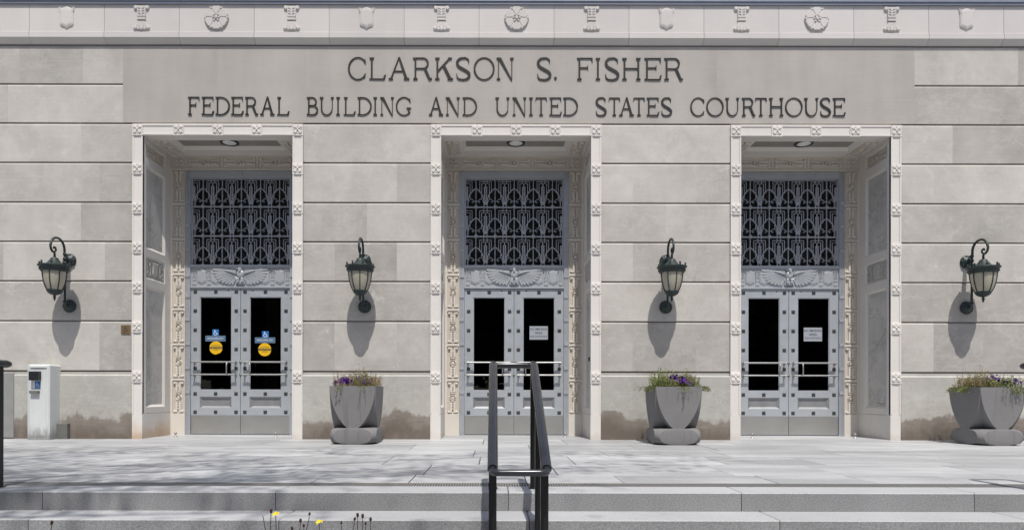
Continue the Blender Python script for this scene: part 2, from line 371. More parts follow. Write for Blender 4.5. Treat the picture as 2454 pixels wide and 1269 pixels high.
def copy_tree(o, parent=None):
    c = o.copy(); COL.objects.link(c); c.parent = parent
    for k in kids(o): copy_tree(k, c)
    return c
def spread(a, b, w, jit=0.0):
    n = max(1, round((b - a) / w)); xs = [a + (b - a) * i / n for i in range(n + 1)]
    for i in range(1, n): xs[i] += random.uniform(-jit, jit)
    return xs

# ------------------------------------------------------------------ ground, steps, terrace
NST, RISE, TREAD, EDGE = 6, 0.132, 0.33, -5.30
GZ = -NST * RISE
tag(MB().box(-300, 300, -400, 150, GZ - 0.5, GZ).build('ground', 'ground'), kind='structure')
XW = 13.0
ter = MB().box(-XW, XW, EDGE + 0.02, 5.0, GZ - 0.1, -0.035).build('terrace', 'joint'); tag(ter, kind='structure')
rows = [-4.80, -4.31, -3.48, -2.65, -1.82, -0.99, -0.006]
rs = random.Random(11)
for i in range(len(rows) - 1):
    x = -XW + rs.uniform(0, 1.0)
    while x < XW:
        w = rs.choice([0.95, 1.15, 1.35, 1.5]) * (0.8 if i == 0 else 1)
        g = rs.uniform(0.0025, 0.0055); dz = rs.uniform(-0.0012, 0.0012)
        MB().topbox(x + g, x + w - g, rows[i] + g, rows[i + 1] - g, -0.05, dz, 0.003).build('paving_slab', 'slab', ter); x += w
steps = MB().box(-XW, XW, EDGE - TREAD * (NST - 1) + 0.03, EDGE + 0.019, GZ - 0.05, GZ + 0.01).build('steps', 'joint'); tag(steps, kind='structure')
for k in range(NST):
    z1 = -k * RISE; y0 = EDGE - k * TREAD; y1 = -5.0 if k == 0 else y0 + TREAD + 0.03
    x = (-4.82 - 1.64 * 6) if k == 0 else (-3.05 - 1.64 * 7 + 0.4 * (k - 1))
    while x < XW:
        w = 1.64
        b = MB(lambda a, b_, c: (a, b_, c)); g = 0.0025
        b.topbox(x + g, x + w - g, y0, y1 - 0.002, z1 - RISE + (0.001 if k < NST - 1 else -0.04), z1, 0.007)
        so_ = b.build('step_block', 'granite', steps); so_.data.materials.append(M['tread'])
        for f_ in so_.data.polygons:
            if f_.normal.z > .5: f_.material_index = 1  # upward faces take the sun-brightened copy of the granite
        x += w
dr = MB()
for i in range(int(2 * XW / 0.02)):
    x = -XW + i * 0.02; dr.box(x, x + 0.0125, -4.985, -4.815, -0.020, -0.004)
dr.box(-XW, XW, -4.998, -4.985, -0.03, -0.002).box(-XW, XW, -4.815, -4.802, -0.03, -0.002)
d = dr.build('drain_grating', 'drain', ter); d['kind'] = 'stuff'

# ------------------------------------------------------------------ courthouse: walls
bld = tag(empty('courthouse'), 'grey limestone courthouse front with three deep cream door bays and carved cornice', 'building')
PC = [-4.145, 0.316, 4.80]; HO = 1.275; HI = 1.120; DEP = 0.85; CEIL = 4.54   # portal centres, outer and inner half width
TOPZ = ZF(112)
core = MB(); xs = [-XW] + [v for c in PC for v in (c - HO + 0.02, c + HO - 0.02)] + [XW]
for i in range(0, len(xs), 2): core.box(xs[i], xs[i + 1], 0.028, 0.5, -0.2, ZF(297) - 0.004)
core.box(-XW, XW, 0.028, 0.5, ZF(297) + 0.03, 6.9)
core.box(-XW, XW, 4.3, 4.6, -.2, 6.9); core.build('wall_core', 'core', bld)
ROW = [112, 203.5, 297, 391, 486, 580, 674.5, 770, 890]
G = 0.0090
def block(x0, x1, z0, z1, m='wall', yf=0.0, name='stone_block', cz=0.009, gap=0.0001, cx=0.0005):
    x0 += gap; x1 -= gap; b = MB(); tz = .020 if m == 'wall' else .004; ty = .009 if m == 'wall' else .004
    prof = [(0.06, z0), (yf + .006, z0), (yf, z0 + .005), (yf, z1 - tz), (yf + ty, z1 - .004), (yf + ty + .004, z1), (0.06, z1)]; n = len(prof)
    b.add([(x0, y, z) for y, z in prof] + [(x1, y, z) for y, z in prof], [tuple(range(n)), tuple(range(2 * n - 1, n - 1, -1))] + [(i, i + n, (i + 1) % n + n, (i + 1) % n) for i in range(n)])
    return b.build(name, m, bld)
secs = [(-XW, PC[0] - HO), (PC[0] + HO, PC[1] - HO), (PC[1] + HO, PC[2] - HO), (PC[2] + HO, XW)]
for r in range(len(ROW) - 1):
    z1, z0 = ZF(ROW[r]) - (0 if r == 0 else G), ZF(ROW[r + 1]) + G
    if r < 2:
        for side in (0, 1):
            a = XF(293) if side == 0 else XF(2190); step = 1.5; off = 0.60 if r == 0 else 1.72
            x = a
            first = True
            while abs(x) < XW:
                w = off if first else (0.95 if (r == 0) else 1.5); first = False
                n = x - w if side == 0 else x + w
                block(min(x, n), max(x, n), z0, z1); x = n
        continue
    for k, (a, b) in enumerate(secs):
        if k in (1, 2):
            w = b - a
            js = [a, a + w * 0.5, b] if (r % 2 == 0) else [a, a + w * 0.247, a + w * 0.735, b]
            if r == 6 and k == 2: js = [a, b]
            if r == 6 and k == 1: js = [a, a + w * 0.49, b]
        else:
            offs = [0.78, 1.35, 0.78, 1.30][r % 4] if r % 2 == 0 else [0.5, 0.42, 0.5, 0.5][r % 4]
            js = [b]; x = b; first = True; ws = 1.52
            if k == 0:
                while x > a: x -= (offs if first else ws); first = False; js.append(max(x, a))
                js.reverse()
            else:
                js = [a]; x = a
                while x < b: x += (offs if first else ws); first = False; js.append(min(x, b))
        for u, v in zip(js[:-1], js[1:]):
            if v - u > 0.02: block(u, v, z0, z1)
# smooth inscription panel, slabs two courses high
px = [293, 520, 742, 965, 1236, 1480, 1716, 1955, 2190]
for u, v in zip(px[:-1], px[1:]):
    block(XF(u), XF(v), ZF(297) + G, TOPZ, 'panel', 0.0, 'inscription_slab', 0.004, 0.00015, 0.0003)
# base course, slightly proud with a weathered top
for k, (a, b) in enumerate(secs):
    if k == 0: js = [-XW, -10.2, -8.7, XF(35), b]
    elif k == 3: js = [a, a + 2.9, a + 4.6, XW]
    else: js = [a, b]
    for u, v in zip(js[:-1], js[1:]):
        zt = ZF(890) - G; yb = -0.028; g = 0.002
        MB(lambda x, y, z: (x, y, z)).add(
            [(u + g, yb, -0.01), (v - g, yb, -0.01), (v - g, yb, zt - 0.062), (u + g, yb, zt - 0.062), (u + g, 0.0, zt - 0.042), (v - g, 0.0, zt - 0.042), (u + g, 0.0, zt - 0.006), (v - g, 0.0, zt - 0.006),
             (u + g, 0.06, zt), (v - g, 0.06, zt), (u + g, 0.06, -0.01), (v - g, 0.06, -0.01)],
            [(0, 1, 2, 3), (3, 2, 5, 4), (4, 5, 7, 6), (6, 7, 9, 8), (8, 9, 11, 10), (0, 3, 4, 6, 8, 10), (1, 11, 9, 7, 5, 2)]).build('base_block', 'base', bld)

# ------------------------------------------------------------------ cornice with emblems
CY = 0.058; SZ, SF, FZ = ZF(108), CAM_H + 848 * (CAM_D - .066) / FPX, CAM_H + 927 * (CAM_D - .058) / FPX
MB().box(-XW, XW, 0.012, 0.05, TOPZ + 0.001, SZ + 0.02).build('bed_moulding', 'core', bld)
def shield(mb, w, h, t=0.02):
    pts = [(-.30, .40), (-.5, .50), (-.46, .30), (-.42, .24), (-.42, -.30), (-.36, -.38), (-.16, -.42), (0, -.5), (.16, -.42), (.36, -.38), (.42, -.30), (.42, .24), (.46, .30), (.5, .50), (.30, .40), (.16, .46), (0, .5), (-.16, .46)]
    mb.lump([(x * w, y * h) for x, y in pts], t, 0.86)
    mb.lump([(x * w * 0.80, y * h * 0.80) for x, y in pts], t + 0.004, 0.9, t * 0.9)
def column(mb, w, h, t=0.024):
    for sgn in (-1, 1):
        mb.disc(sgn * .36 * w, .40 * h, .15 * w, t, .6, 10, .095 * h)
        mb.disc(sgn * .40 * w, -.40 * h, .13 * w, t, .6, 10, .075 * h)
        mb.disc(sgn * .20 * w, -.42 * h, .12 * w, t, .6, 10, .085 * h)
        for j in range(3): mb.lump([(sgn * .04 * w, (.12 + j * .10) * h), (sgn * .22 * w, (.18 + j * .10) * h), (sgn * .20 * w, (.22 + j * .10) * h), (sgn * .03 * w, (.17 + j * .10) * h)], t + .008, .7, t * .8)
    mb.disc(0, -.42 * h, .14 * w, t + .004, .6, 10, .10 * h)
    mb.lump([(-.27 * w, .02 * h), (.27 * w, .02 * h), (.30 * w, .47 * h), (-.30 * w, .47 * h)], t, .88)
    mb.lump([(-.28 * w, -.10 * h), (.28 * w, -.10 * h), (.28 * w, -.01 * h), (-.28 * w, -.01 * h)], t + .006, .85)
    mb.lump([(-.36 * w, -.36 * h), (.36 * w, -.36 * h), (.24 * w, -.11 * h), (-.24 * w, -.11 * h)], t * .8, .88)
def rosette(mb, r, t=0.022):
    n = 6
    mb.disc(0, 0, r * .95, t * .80, .97, 28)
    for i in range(n):
        a = math.pi / 2 + 2 * math.pi * i / n; pts = []
        for (q, d) in [(.26, -.30), (.60, -.47), (.90, -.49), (1.0, -.26), (.97, 0), (1.0, .26), (.90, .49), (.60, .47), (.26, .30)]:
            pts.append((r * q * math.cos(a + d), r * q * math.sin(a + d)))
        mb.lump(pts, t, .88, t * .3)
        a2 = a + math.pi / n
        mb.lump([(r * q * math.cos(a2 + d), r * q * math.sin(a2 + d)) for q, d in [(.84, -.13), (1.02, -.06), (1.02, .06), (.84, .13)]], t * 1.1, .7, t * .2)
        mb.disc(r * .26 * math.cos(a2), r * .26 * math.sin(a2), r * .10, t * 1.35, .6, 8, None, t * .3)
    mb.disc(0, 0, r * .17, t * 1.5, .6, 12, None, t * .2)
fm = lambda u, v, h: (u, -h, v)
em = {}
for nm, fn in (('shield_relief', lambda b: shield(b, .245, .335, .020)), ('column_relief', lambda b: column(b, .235, .375, .024)), ('rosette_relief', lambda b: rosette(b, .178, .030))):
    b = MB(fm); fn(b); o = b.build(nm, 'cornice'); em[nm] = o.data; bpy.data.objects.remove(o)
PIT = 179.6 / FPX * (CAM_D - CY)
x0 = P(1238, 45, -CY).x
seq = ['rosette_relief', 'column_relief', 'shield_relief', 'column_relief']
for i in range(-11, 12):
    cx = x0 + i * PIT; a, b = cx - PIT / 2 + 0.0028, cx + PIT / 2 - 0.0028
    prof = [(0.05, SZ), (-0.004, SZ), (-0.066, SF), (-0.070, SF + 0.006), (-0.070, SF + 0.084), (-CY, SF + 0.092), (-CY, FZ), (0.05, FZ)]
    n = len(prof)
    cb = MB().add([(a, y, z) for y, z in prof] + [(b, y, z) for y, z in prof], [tuple(range(n)), tuple(range(n, 2 * n))] + [(j, (j + 1) % n, (j + 1) % n + n, j + n) for j in range(n)]).build('cornice_block', 'cornice', bld)
    nm = seq[i % 4]; link(nm, em[nm], cb, (cx, -CY + .0005, P(1238, 45, -CY).z))
MB().box(-XW, XW, -CY + .008, 0.05, SF + 0.01, FZ - 0.001).build('cornice_core', 'core', bld)
for i, (u, v) in enumerate(zip(spread(-XW, XW, 1.95)[:-1], spread(-XW, XW, 1.95)[1:])):
    MB().box(u + 0.001, v - 0.001, -0.086, 0.2, FZ + 0.002, FZ + 0.040).box(u + 0.001, v - 0.001, -0.100, 0.2, FZ + 0.0405, 7.2).build('roof_flashing', 'flash', bld)

# ------------------------------------------------------------------ portals
def motif(mb, w, h):     # upright carved strip: capital, shaft, disc, shaft, foot
    for sgn in (-1, 1):
        mb.disc(sgn * .36 * w, .455 * h, .15 * w, .028, .6, 10, .040 * h)
        mb.disc(sgn * .36 * w, -.455 * h, .15 * w, .028, .6, 10, .040 * h)
        mb.lump([(sgn * .06 * w, .42 * h), (sgn * .34 * w, .44 * h), (sgn * .34 * w, .49 * h), (sgn * .06 * w, .485 * h)], .024, .8)
        mb.lump([(sgn * .06 * w, -.42 * h), (sgn * .34 * w, -.44 * h), (sgn * .34 * w, -.49 * h), (sgn * .06 * w, -.485 * h)], .024, .8)
        for z0, z1 in ((.16, .46), (-.46, -.14)):
            mb.lump([(sgn * .06 * w, z0 * h), (sgn * .25 * w, z0 * h), (sgn * .25 * w, z1 * h), (sgn * .06 * w, z1 * h)], .022, .82)
    for z in (.21, .29, .36): mb.lump([(-.10 * w, (z - .028) * h), (.10 * w, (z - .028) * h), (0, (z + .03) * h)], .015, .7)
    for z in (-.20, -.28, -.37): mb.lump([(-.10 * w, (z + .028) * h), (.10 * w, (z + .028) * h), (0, (z - .03) * h)], .015, .7)
    mb.lump([(-.24 * w, .125 * h), (.24 * w, .125 * h), (.25 * w, .16 * h), (-.25 * w, .16 * h)], .022, .82)
    mb.ring(0, 0, .30 * w, .11 * w, .028, 18); mb.disc(0, 0, .17 * w, .018, .7, 12)
    mb.lump([(-.24 * w, -.135 * h), (.24 * w, -.135 * h), (.22 * w, -.10 * h), (-.22 * w, -.10 * h)], .022, .82)
def flower4(mb, s, t=0.020):      # four petals with a boss
    for i in range(4):
        a = math.pi / 4 + i * math.pi / 2; c, d = math.cos(a), math.sin(a)
        pts = [(u * c - v * d, u * d + v * c) for u, v in [(s * .08, 0), (s * .22, -s * .15), (s * .44, -s * .19), (s * .54, -s * .06), (s * .54, s * .06), (s * .44, s * .19), (s * .22, s * .15)]]
        mb.lump(pts, t, .62)
        a = i * math.pi / 2; c, d = math.cos(a), math.sin(a)
        mb.lump([(u * c - v * d, u * d + v * c) for u, v in [(s * .26, -s * .035), (s * .46, -s * .07), (s * .46, s * .07), (s * .26, s * .035)]], t * .5, .6)
    mb.disc(0, 0, s * .11, t * 1.25, .6, 10)
def data_of(name, mat, mp, fn):
    b = MB(mp); fn(b); o = b.build(name, mat); me = o.data; bpy.data.objects.remove(o); return me
RB = 0.163
def rb(b):
    b.rect(-RB / 2, RB / 2, -RB / 2 - 0.012, RB / 2, .012, None, .004)
    b2 = MB(lambda u, v, h: (u, -(h + .012), v)); flower4(b2, RB * .86, .017); b.add(b2.v, b2.f) if False else None
def rosette_block_mesh():
    b = MB(fm); b.rect(-RB / 2, RB / 2, -RB / 2 - 0.014, RB / 2, .014, None, .004)
    g = MB(lambda u, v, h: (u, -(h + .0135), v)); flower4(g, RB * .92, .013)
    b.map = None; b.add(g.v, g.f); o = b.build('rosette_block', 'cream'); me = o.data; bpy.data.objects.remove(o); return me
RBM = rosette_block_mesh()
PILW, PILH = 0.172, 0.505
MOT = data_of('carved_motif', 'tan', fm, lambda b: motif(b, PILW, PILH))
MOTH = data_of('carved_motif_lying', 'tan', lambda u, v, h: (v, -h, u), lambda b: motif(b, 0.145, 0.515))
MOTC = data_of('carved_motif_soffit', 'tan', lambda u, v, h: (u, v, -h), lambda b: motif(b, 0.17, 0.56))
FL4 = data_of('corner_flower', 'tan', fm, lambda b: (b.ring(0, 0, .075, .02, .014), flower4(b, .13, .018)))
FEATHERS = [((1090, 262), (565, 232)), ((1075, 262), (580, 312)), ((1065, 275), (606, 378)), ((1065, 300), (642, 438)), ((1075, 322), (697, 490)), ((1085, 345), (772, 524)), ((1095, 365), (852, 548)), ((1105, 385), (932, 560)), ((1115, 400), (1003, 564))]
EX = lambda u: (u - 1192) / 9.09 / 147.5
EZ = lambda v: BZ(620 + v / 9.09)
def feather(b, p, q, w, h0):
    x0_, z0_ = EX(p[0]), EZ(p[1]); x1, z1 = EX(q[0]), EZ(q[1]); dx, dz = x1 - x0_, z1 - z0_; L = math.hypot(dx, dz); dx, dz = dx / L, dz / L
    prof = [(0, .30), (.35, .62), (.7, .92), (.9, .95), (.97, .70), (1.0, .30)]
    pts = [(x0_ + dx * L * t - dz * w * k, z0_ + dz * L * t + dx * w * k) for t, k in prof] + [(x0_ + dx * L * t + dz * w * k, z0_ + dz * L * t - dx * w * k) for t, k in reversed(prof)]
    b.lump(pts, h0, .80)
def arc(cx, cz, rx, rz, a0, a1, n=10): return [(cx + rx * math.cos(R(a0 + (a1 - a0) * i / n)), cz + rz * math.sin(R(a0 + (a1 - a0) * i / n))) for i in range(n + 1)]
GP, GH = 0.3125, 0.4786
GX0, GZ0 = 0.0, BZ(635)
def grille_meshes():
    g = {}
    def mk(name, fn):
        b = MB(); fn(b); o = b.build(name, 'grille'); g[name] = o.data; bpy.data.objects.remove(o)
    p, h = GP, GH
    ap = [(-.42, 0), (-.42, .20), (-.388, .31), (-.335, .41), (-.25, .505), (-.13, .585), (0, .645), (.13, .585), (.25, .505), (.335, .41), (.388, .31), (.42, .20), (.42, 0)]
    mk('arch', lambda b: b.stroke([(x * p, z * h) for x, z in ap], .0155, -.012, .014))
    def scr(b):
        for s in (-1, 1):
            pts = [(s * .405, .17)] + [(s * x, z) for x, z in [(.36, .235), (.28, .285), (.20, .275), (.135, .23), (.125, .185), (.165, .158), (.205, .178), (.195, .205)]]
            b.stroke([(x * p, z * h) for x, z in pts], .0085, -.009, .010)
    def scr2(b): scr(b); b.box(-.14 * p, .14 * p, -.0082, .0092, .200 * h, .216 * h); b.box(-.135 * p, -.115 * p, -.0088, .0098, .19 * h, .226 * h); b.box(.115 * p, .135 * p, -.0088, .0098, .19 * h, .226 * h)
    mk('scroll', scr2)
    def whe(b):
        b.box(-.008, .008, -.008, .008, .68 * h, .80 * h)
        for k in range(7):
            z = (.215 + k * .068) * h
            for s in (-1, 1): b.extrude([(s * .004, z), (s * .095 * p, z + .035 * h), (s * .07 * p, z + .085 * h), (s * .004, z + .06 * h)], -.013 - .0006 * k, .010)
        b.extrude([(-.10 * p, .09 * h), (.10 * p, .09 * h), (.145 * p, .21 * h), (-.145 * p, .21 * h)], -.011, .012)
    mk('wheat_stalk', whe)
    def stp(b):
        b.stroke([(-.305 * p, .50 * h), (-.305 * p, .885 * h), (.305 * p, .885 * h), (.305 * p, .50 * h)], .012, -.008, .009)
        b.stroke([(-.20 * p, .30 * h), (-.20 * p, .815 * h), (.20 * p, .815 * h), (.20 * p, .30 * h)], .012, -.0085, .0095)
        for s in (-1, 1): b.box(s * .09 * p - .005, s * .09 * p + .005, -.009, .0085, .815 * h, 1.0 * h)
    mk('stepped_frame', stp)
    mk('boss', lambda b: (b.add([], []), b.extrude([(.030 * math.cos(R(22.5 + 45 * i)), .030 * math.sin(R(22.5 + 45 * i))) for i in range(8)], -.026, .01), b.extrude([(.016 * math.cos(R(45 * i)), .016 * math.sin(R(45 * i))) for i in range(8)], -.034, -.02)))
    return g
GM = grille_meshes()
def stud_mesh():
    b = MB(fm); b.rect(-.030, .030, -.030, .030, .007, None, .006)
    g = MB(lambda u, v, h: (u, -(h + .0065), v)); flower4(g, .040, .005); b.map = None; b.add(g.v, g.f)
    o = b.build('stud', 'stud'); me = o.data; bpy.data.objects.remove(o); return me
STUD = stud_mesh()
def push_bar_mesh(x0_, x1):
    b = MB().tube([(x0_, -.075, 0), (x1, -.075, 0)], .0135, 10)
    for x in (x0_ + .02, x1 - .02): b.tube([(x, 0, 0), (x, -.075, 0)], .012, 8); b.lathe([(.024, 0), (.024, -.012)], x, 0, 12, 'y')
    for x in (x0_, x1): b.lathe([(.0, -.022), (.014, -.016), (.020, 0), (.014, .016), (0, .022)], 0, 0, 10).v
    return b
DOORY = 0.895
side_name = ['left', 'middle', 'right']
for pi, c in enumerate(PC):
    B = lambda: MB(lambda x, y, z: (x + c, y, z))
    # ---- surround
    s = B(); yo = -0.020; zt = ZF(299); zi = CEIL; bw = HO - HI
    for sg in (-1, 1):
        lo, hi = sorted((sg * HI, sg * HO))
        s.box(lo, hi, yo, 0.084, 0.0, 0.375); s.box(lo + 0.002, hi - 0.002, yo + 0.002, 0.083, 0.375, 0.379)
        s.box(lo, hi, yo + 0.006, 0.084, 0.379, zt)
        s.box(lo, lo + 0.024, yo - 0.004, 0.02, 0.379, zt - RB - .012); s.box(hi - 0.024, hi, yo - 0.004, 0.02, 0.379, zt - RB - .012)
    s.box(-HI, HI, yo + 0.006, 0.20, zi, zt); s.box(-HI, HI, yo - 0.003, 0.02, zt - 0.030, zt - 0.0004); s.box(-HI, HI, yo - 0.004, 0.02, zi - 0.0004, zi + 0.020)
    sur = s.build('portal_surround', 'cream', bld)
    for sg in (-1, 1):
        for py in (312.5, 405, 499, 594, 688.5, 783.5, 902.5):
            link('rosette_block', RBM, sur, (c + sg * (HO + HI) / 2, yo + 0.004, ZF(py)))
    for k in (-1, 0, 1): link('rosette_block', RBM, sur, (c + k * 0.585, yo + 0.004, ZF(312.5)))
    # ---- jambs with recessed panels
    for sg in (-1, 1):
        mp = lambda y, z, h, sg=sg: (c + sg * (HI - h), y, z)      # u = depth, v = height, h = out of the jamb
        j = MB(mp); PY0, PY1 = 0.085, 0.665; RC = -0.030
        bands = [(0.0, 0.372), (0.376, 0.47), (2.30, 2.42), (2.76, 2.87), (4.12, 4.25), (4.47, CEIL)]
        holes = [(0.47, 2.30), (2.42, 2.76), (2.87, 4.12), (4.25, 4.47)]
        jr = lambda y0, y1, z0, z1: j.add([(y0, z0, 0), (y1, z0, 0), (y1, z1, 0), (y0, z1, 0), (y0, z0, -.15), (y1, z0, -.15), (y1, z1, -.15), (y0, z1, -.15)], [(0, 1, 2, 3), (0, 4, 5, 1), (1, 5, 6, 2), (2, 6, 7, 3), (3, 7, 4, 0)])
        for z0, z1 in bands:
            if z0 == 0.0: jr(0.0845, 0.50, z0, z1); jr(0.503, DEP, z0, z1)
            else: jr(PY0 if z0 > .4 else 0.0845, PY1 if z0 > .4 else DEP, z0, z1)
        jr(PY1, DEP, 0.47, CEIL)
        for z0, z1 in holes:                                       # splayed inner frame
            e = 0.035
            j.add([(PY0, z0, 0), (PY1, z0, 0), (PY1, z1, 0), (PY0, z1, 0), (PY0 + e, z0 + e, RC), (PY1 - e, z0 + e, RC), (PY1 - e, z1 - e, RC), (PY0 + e, z1 - e, RC)], [(0, 1, 5, 4), (1, 2, 6, 5), (2, 3, 7, 6), (3, 0, 4, 7)])
        jw = j.build('jamb', 'cream', bld, fix=False)
        for z0, z1 in (holes[0], holes[2]):
            MB(mp).add([(PY0, z0, RC - .001), (PY1, z0, RC - .001), (PY1, z1, RC - .001), (PY0, z1, RC - .001)], [(0, 1, 2, 3)]).build('marble_panel', 'marble', jw)
        if pi == 2 and sg == 1:
            for pts in ([(.13, 1.62), (.20, 1.60), (.25, 1.54), (.33, 1.50), (.38, 1.42), (.46, 1.38), (.55, 1.37), (.60, 1.31)], [(.60, .72), (.57, .66), (.55, .58), (.555, .52)], [(.16, .66), (.19, .60), (.20, .55), (.28, .53), (.30, .56), (.36, .54), (.41, .57)]):
                cr = MB(lambda y, h, z: mp(y, z, RC + .0012)); cr.stroke(pts, [.002] + [.006] * (len(pts) - 2) + [.002], 0, .0002); cr.build('crack', 'core', jw)
        # carved band: shield between scrolls
        z0, z1 = holes[1]; zc = (z0 + z1) / 2; yc = (PY0 + PY1) / 2
        b = MB(lambda u, v, h: mp(yc + u, zc + v, h + RC + .002)); b.rect(-.30, .30, -.17, .17, .0005)
        shield(b, .20, .27, .024)
        for q in (-1, 1):
            b.ring(q * .21, .075, .052, .028, .024); b.disc(q * .21, .075, .018, .022, .6, 8); b.ring(q * .20, -.085, .045, .024, .024)
            b.lump([(q * .125, -.12), (q * .155, -.12), (q * .165, .10), (q * .13, .12)], .022, .7)
            b.lump([(q * .215, -.04), (q * .25, -.13), (q * .262, .0), (q * .235, .04)], .022, .7)
        b.build('carved_band', 'jambrelief', jw)
        z0, z1 = holes[3]; zc2 = (z0 + z1) / 2
        b = MB(lambda u, v, h: mp(yc + v, zc2 + u, h + RC + .002)); b.rect(-.11, .11, -.30, .30, .0005); motif(b, .15, .50)
        b.build('carved_band', 'field', jw)
    # ---- ceiling of the recess
    sf = MB(lambda x, y, h: (c + x, y, CEIL - h)); q = 0.82; y0, y1 = 0.10, 0.615
    def plate(x0_, x1, ya, yb, h): sf.add([(x0_, ya, h), (x1, ya, h), (x1, yb, h), (x0_, yb, h)], [(0, 1, 2, 3)])
    for X0, X1 in ((-HI, -q), (q, HI)): plate(X0, X1, 0.20, DEP, 0)
    plate(-q, q, y1, DEP, 0); plate(-q, q, 0.201, 0.202, 0)
    e = 0.05
    sf.add([(-q, .19, 0), (q, .19, 0), (q, y1, 0), (-q, y1, 0), (-q + e, .19, -e), (q - e, .19, -e), (q - e, y1 - e, -e), (-q + e, y1 - e, -e)], [(1, 2, 6, 5), (2, 3, 7, 6), (3, 0, 4, 7)])
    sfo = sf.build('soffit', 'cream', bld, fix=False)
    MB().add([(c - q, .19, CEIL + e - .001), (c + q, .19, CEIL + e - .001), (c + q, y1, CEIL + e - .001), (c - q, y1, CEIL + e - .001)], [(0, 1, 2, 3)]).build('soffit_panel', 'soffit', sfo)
    for sg in (-1, 1):
        MB(lambda u, v, h: (c + sg * .97 + u, .50 + v, CEIL - h)).rect(-.105, .105, -.29, .29, .004).build('soffit_field', 'field', sfo)
        link('carved_motif', MOTC, sfo, (c + sg * .97, .50, CEIL - .003))
    # ---- back wall: pilasters and lintel
    for sg in (-1, 1):
        lo, hi = sorted((sg * .888, sg * (HI + .02)))
        mid = sg * .993
        pb = B().box(lo, hi, DEP, DEP + .15, 0.0, .362).box(lo, hi, DEP + .003, DEP + .15, .362, .365)
        for k in range(7):
            zb = BZ(989) + .57 * k - .012
            pb.box(lo, mid - .098, DEP - .001, DEP + .15, zb + .0, zb + .567); pb.box(mid + .098, hi, DEP - .001, DEP + .15, zb, zb + .567)
            pb.box(mid - .098, mid + .098, DEP + .016, DEP + .15, zb, zb + .567)
            pb.box(mid - .098, mid + .098, DEP, DEP + .016, zb + .522, zb + .567); pb.box(mid - .085, mid + .085, DEP - .006, DEP, zb + .535, zb + .546)
        po = pb.build('pilaster', 'tan', bld)
        for k in range(7):
            zb = BZ(989) + .57 * k - .012
            MB().add([(c + mid - .097, DEP + .0155, zb + .002), (c + mid + .097, DEP + .0155, zb + .002), (c + mid + .097, DEP + .0155, zb + .52), (c + mid - .097, DEP + .0155, zb + .52)], [(0, 1, 2, 3)]).build('carved_field', 'field', po)
            link('carved_motif', MOT, po, (c + mid, DEP + .015, zb + .261))
    lb = B(); z0, z1 = 4.307, CEIL; zt0 = BZ(989) - .012 + .57 * 7
    lb.box(-.886, .886, DEP, DEP + .15, z0, z0 + .024); lb.box(-.886, .886, DEP + .016, DEP + .15, z0 + .024, z1 - .02); lb.box(-HI - .02, HI + .02, DEP - .012, DEP + .15, z1 - .0195, z1 + .02)
    for xx in (-.886, -.30, .28, .866): lb.box(xx, xx + .020, DEP - .001, DEP + .016, z0 + .0245, z1 - .02)
    for sg in (-1, 1): lo, hi = sorted((sg * .8875, sg * (HI + .02))); lb.box(lo, hi, DEP + .016, DEP + .15, zt0 + .001, z1 - .02)
    lo = lb.build('lintel', 'tan', bld)
    for xx in (-.58, .0, .58): link('carved_motif', MOTH, lo, (c + xx, DEP + .0155, (z0 + .024 + z1 - .02) / 2))
    for sg in (-1, 1): link('corner_flower', FL4, lo, (c + sg * .993, DEP + .0155, (z0 + .024 + z1 - .02) / 2))
    # ---- metal door frame
    mf = B()
    for sg in (-1, 1):
        lo, hi = sorted((sg * .812, sg * .886)); mf.box(lo, hi, .868, 1.0, 0.012, 4.30)
        for k in range(3): mf.box(lo + .012 + k * .020, lo + .022 + k * .020, .858, .868, .03, 4.28)
        for py in (485, 541, 599, 661, 710, 766, 824, 882, 940): mf.box(lo + .003, hi - .003, .852, .8675, BZ(py) - .022, BZ(py) + .022)
    mf.box(-.811, .811, .870, 1.0, 4.195, 4.30); mf.box(-.811, .811, .8655, .8995, BZ(640), BZ(634.5)); mf.box(-.811, .811, .872, 1.0, 2.395, 2.412)
    for xx in (-.45, 0, .45): mf.box(xx - .03, xx + .03, .862, .8695, 4.21, 4.285)
    mf.box(-.886, .886, .852, 1.0, .002, .0115)
    mfo = mf.build('metal_door_frame', 'alu', bld)
    # ---- eagle panel
    ep = B().box(-.811, .811, .895, 1.0, 2.4125, BZ(640.2)); ep.box(-.811, .811, .880, .895, BZ(643.5), BZ(640.2)); epo = ep.build('eagle_panel', 'relief_alu', bld)
    em_ = lambda u, v, h: (c + u, .8955 - h, v)
    for p_, q_ in FEATHERS:
        i = FEATHERS.index((p_, q_))
        for sg in (-1, 1):
            b = MB(lambda u, v, h, sg=sg: em_(sg * -u, v, h)) if sg == 1 else MB(em_)
            feather(b, p_, q_, .0235 if i < 6 else .021, .030 - .0012 * i); b.build('feather', 'relief_alu', epo)
    b = MB(em_); cz = EZ(330)
    for rad, hh in ((1.0, .040),): b.lump([(.070 * math.cos(R(a)), cz + .082 * math.sin(R(a))) for a in range(0, 360, 24)], .050, .45)
    for sg in (-1, 1): b.lump([(sg * .05, EZ(255)), (sg * .16, EZ(238)), (sg * .30, EZ(250)), (sg * .17, EZ(300)), (sg * .06, EZ(345))], .040, .6)
    b.lump([(-.022, EZ(300)), (.026, EZ(300)), (.034, EZ(225)), (.020, EZ(185)), (-.012, EZ(183)), (-.034, EZ(205))], .066, .6)
    b.lump([(-.028, EZ(205)), (-.058, EZ(212)), (-.066, EZ(232)), (-.050, EZ(228)), (-.028, EZ(238))], .055, .7)
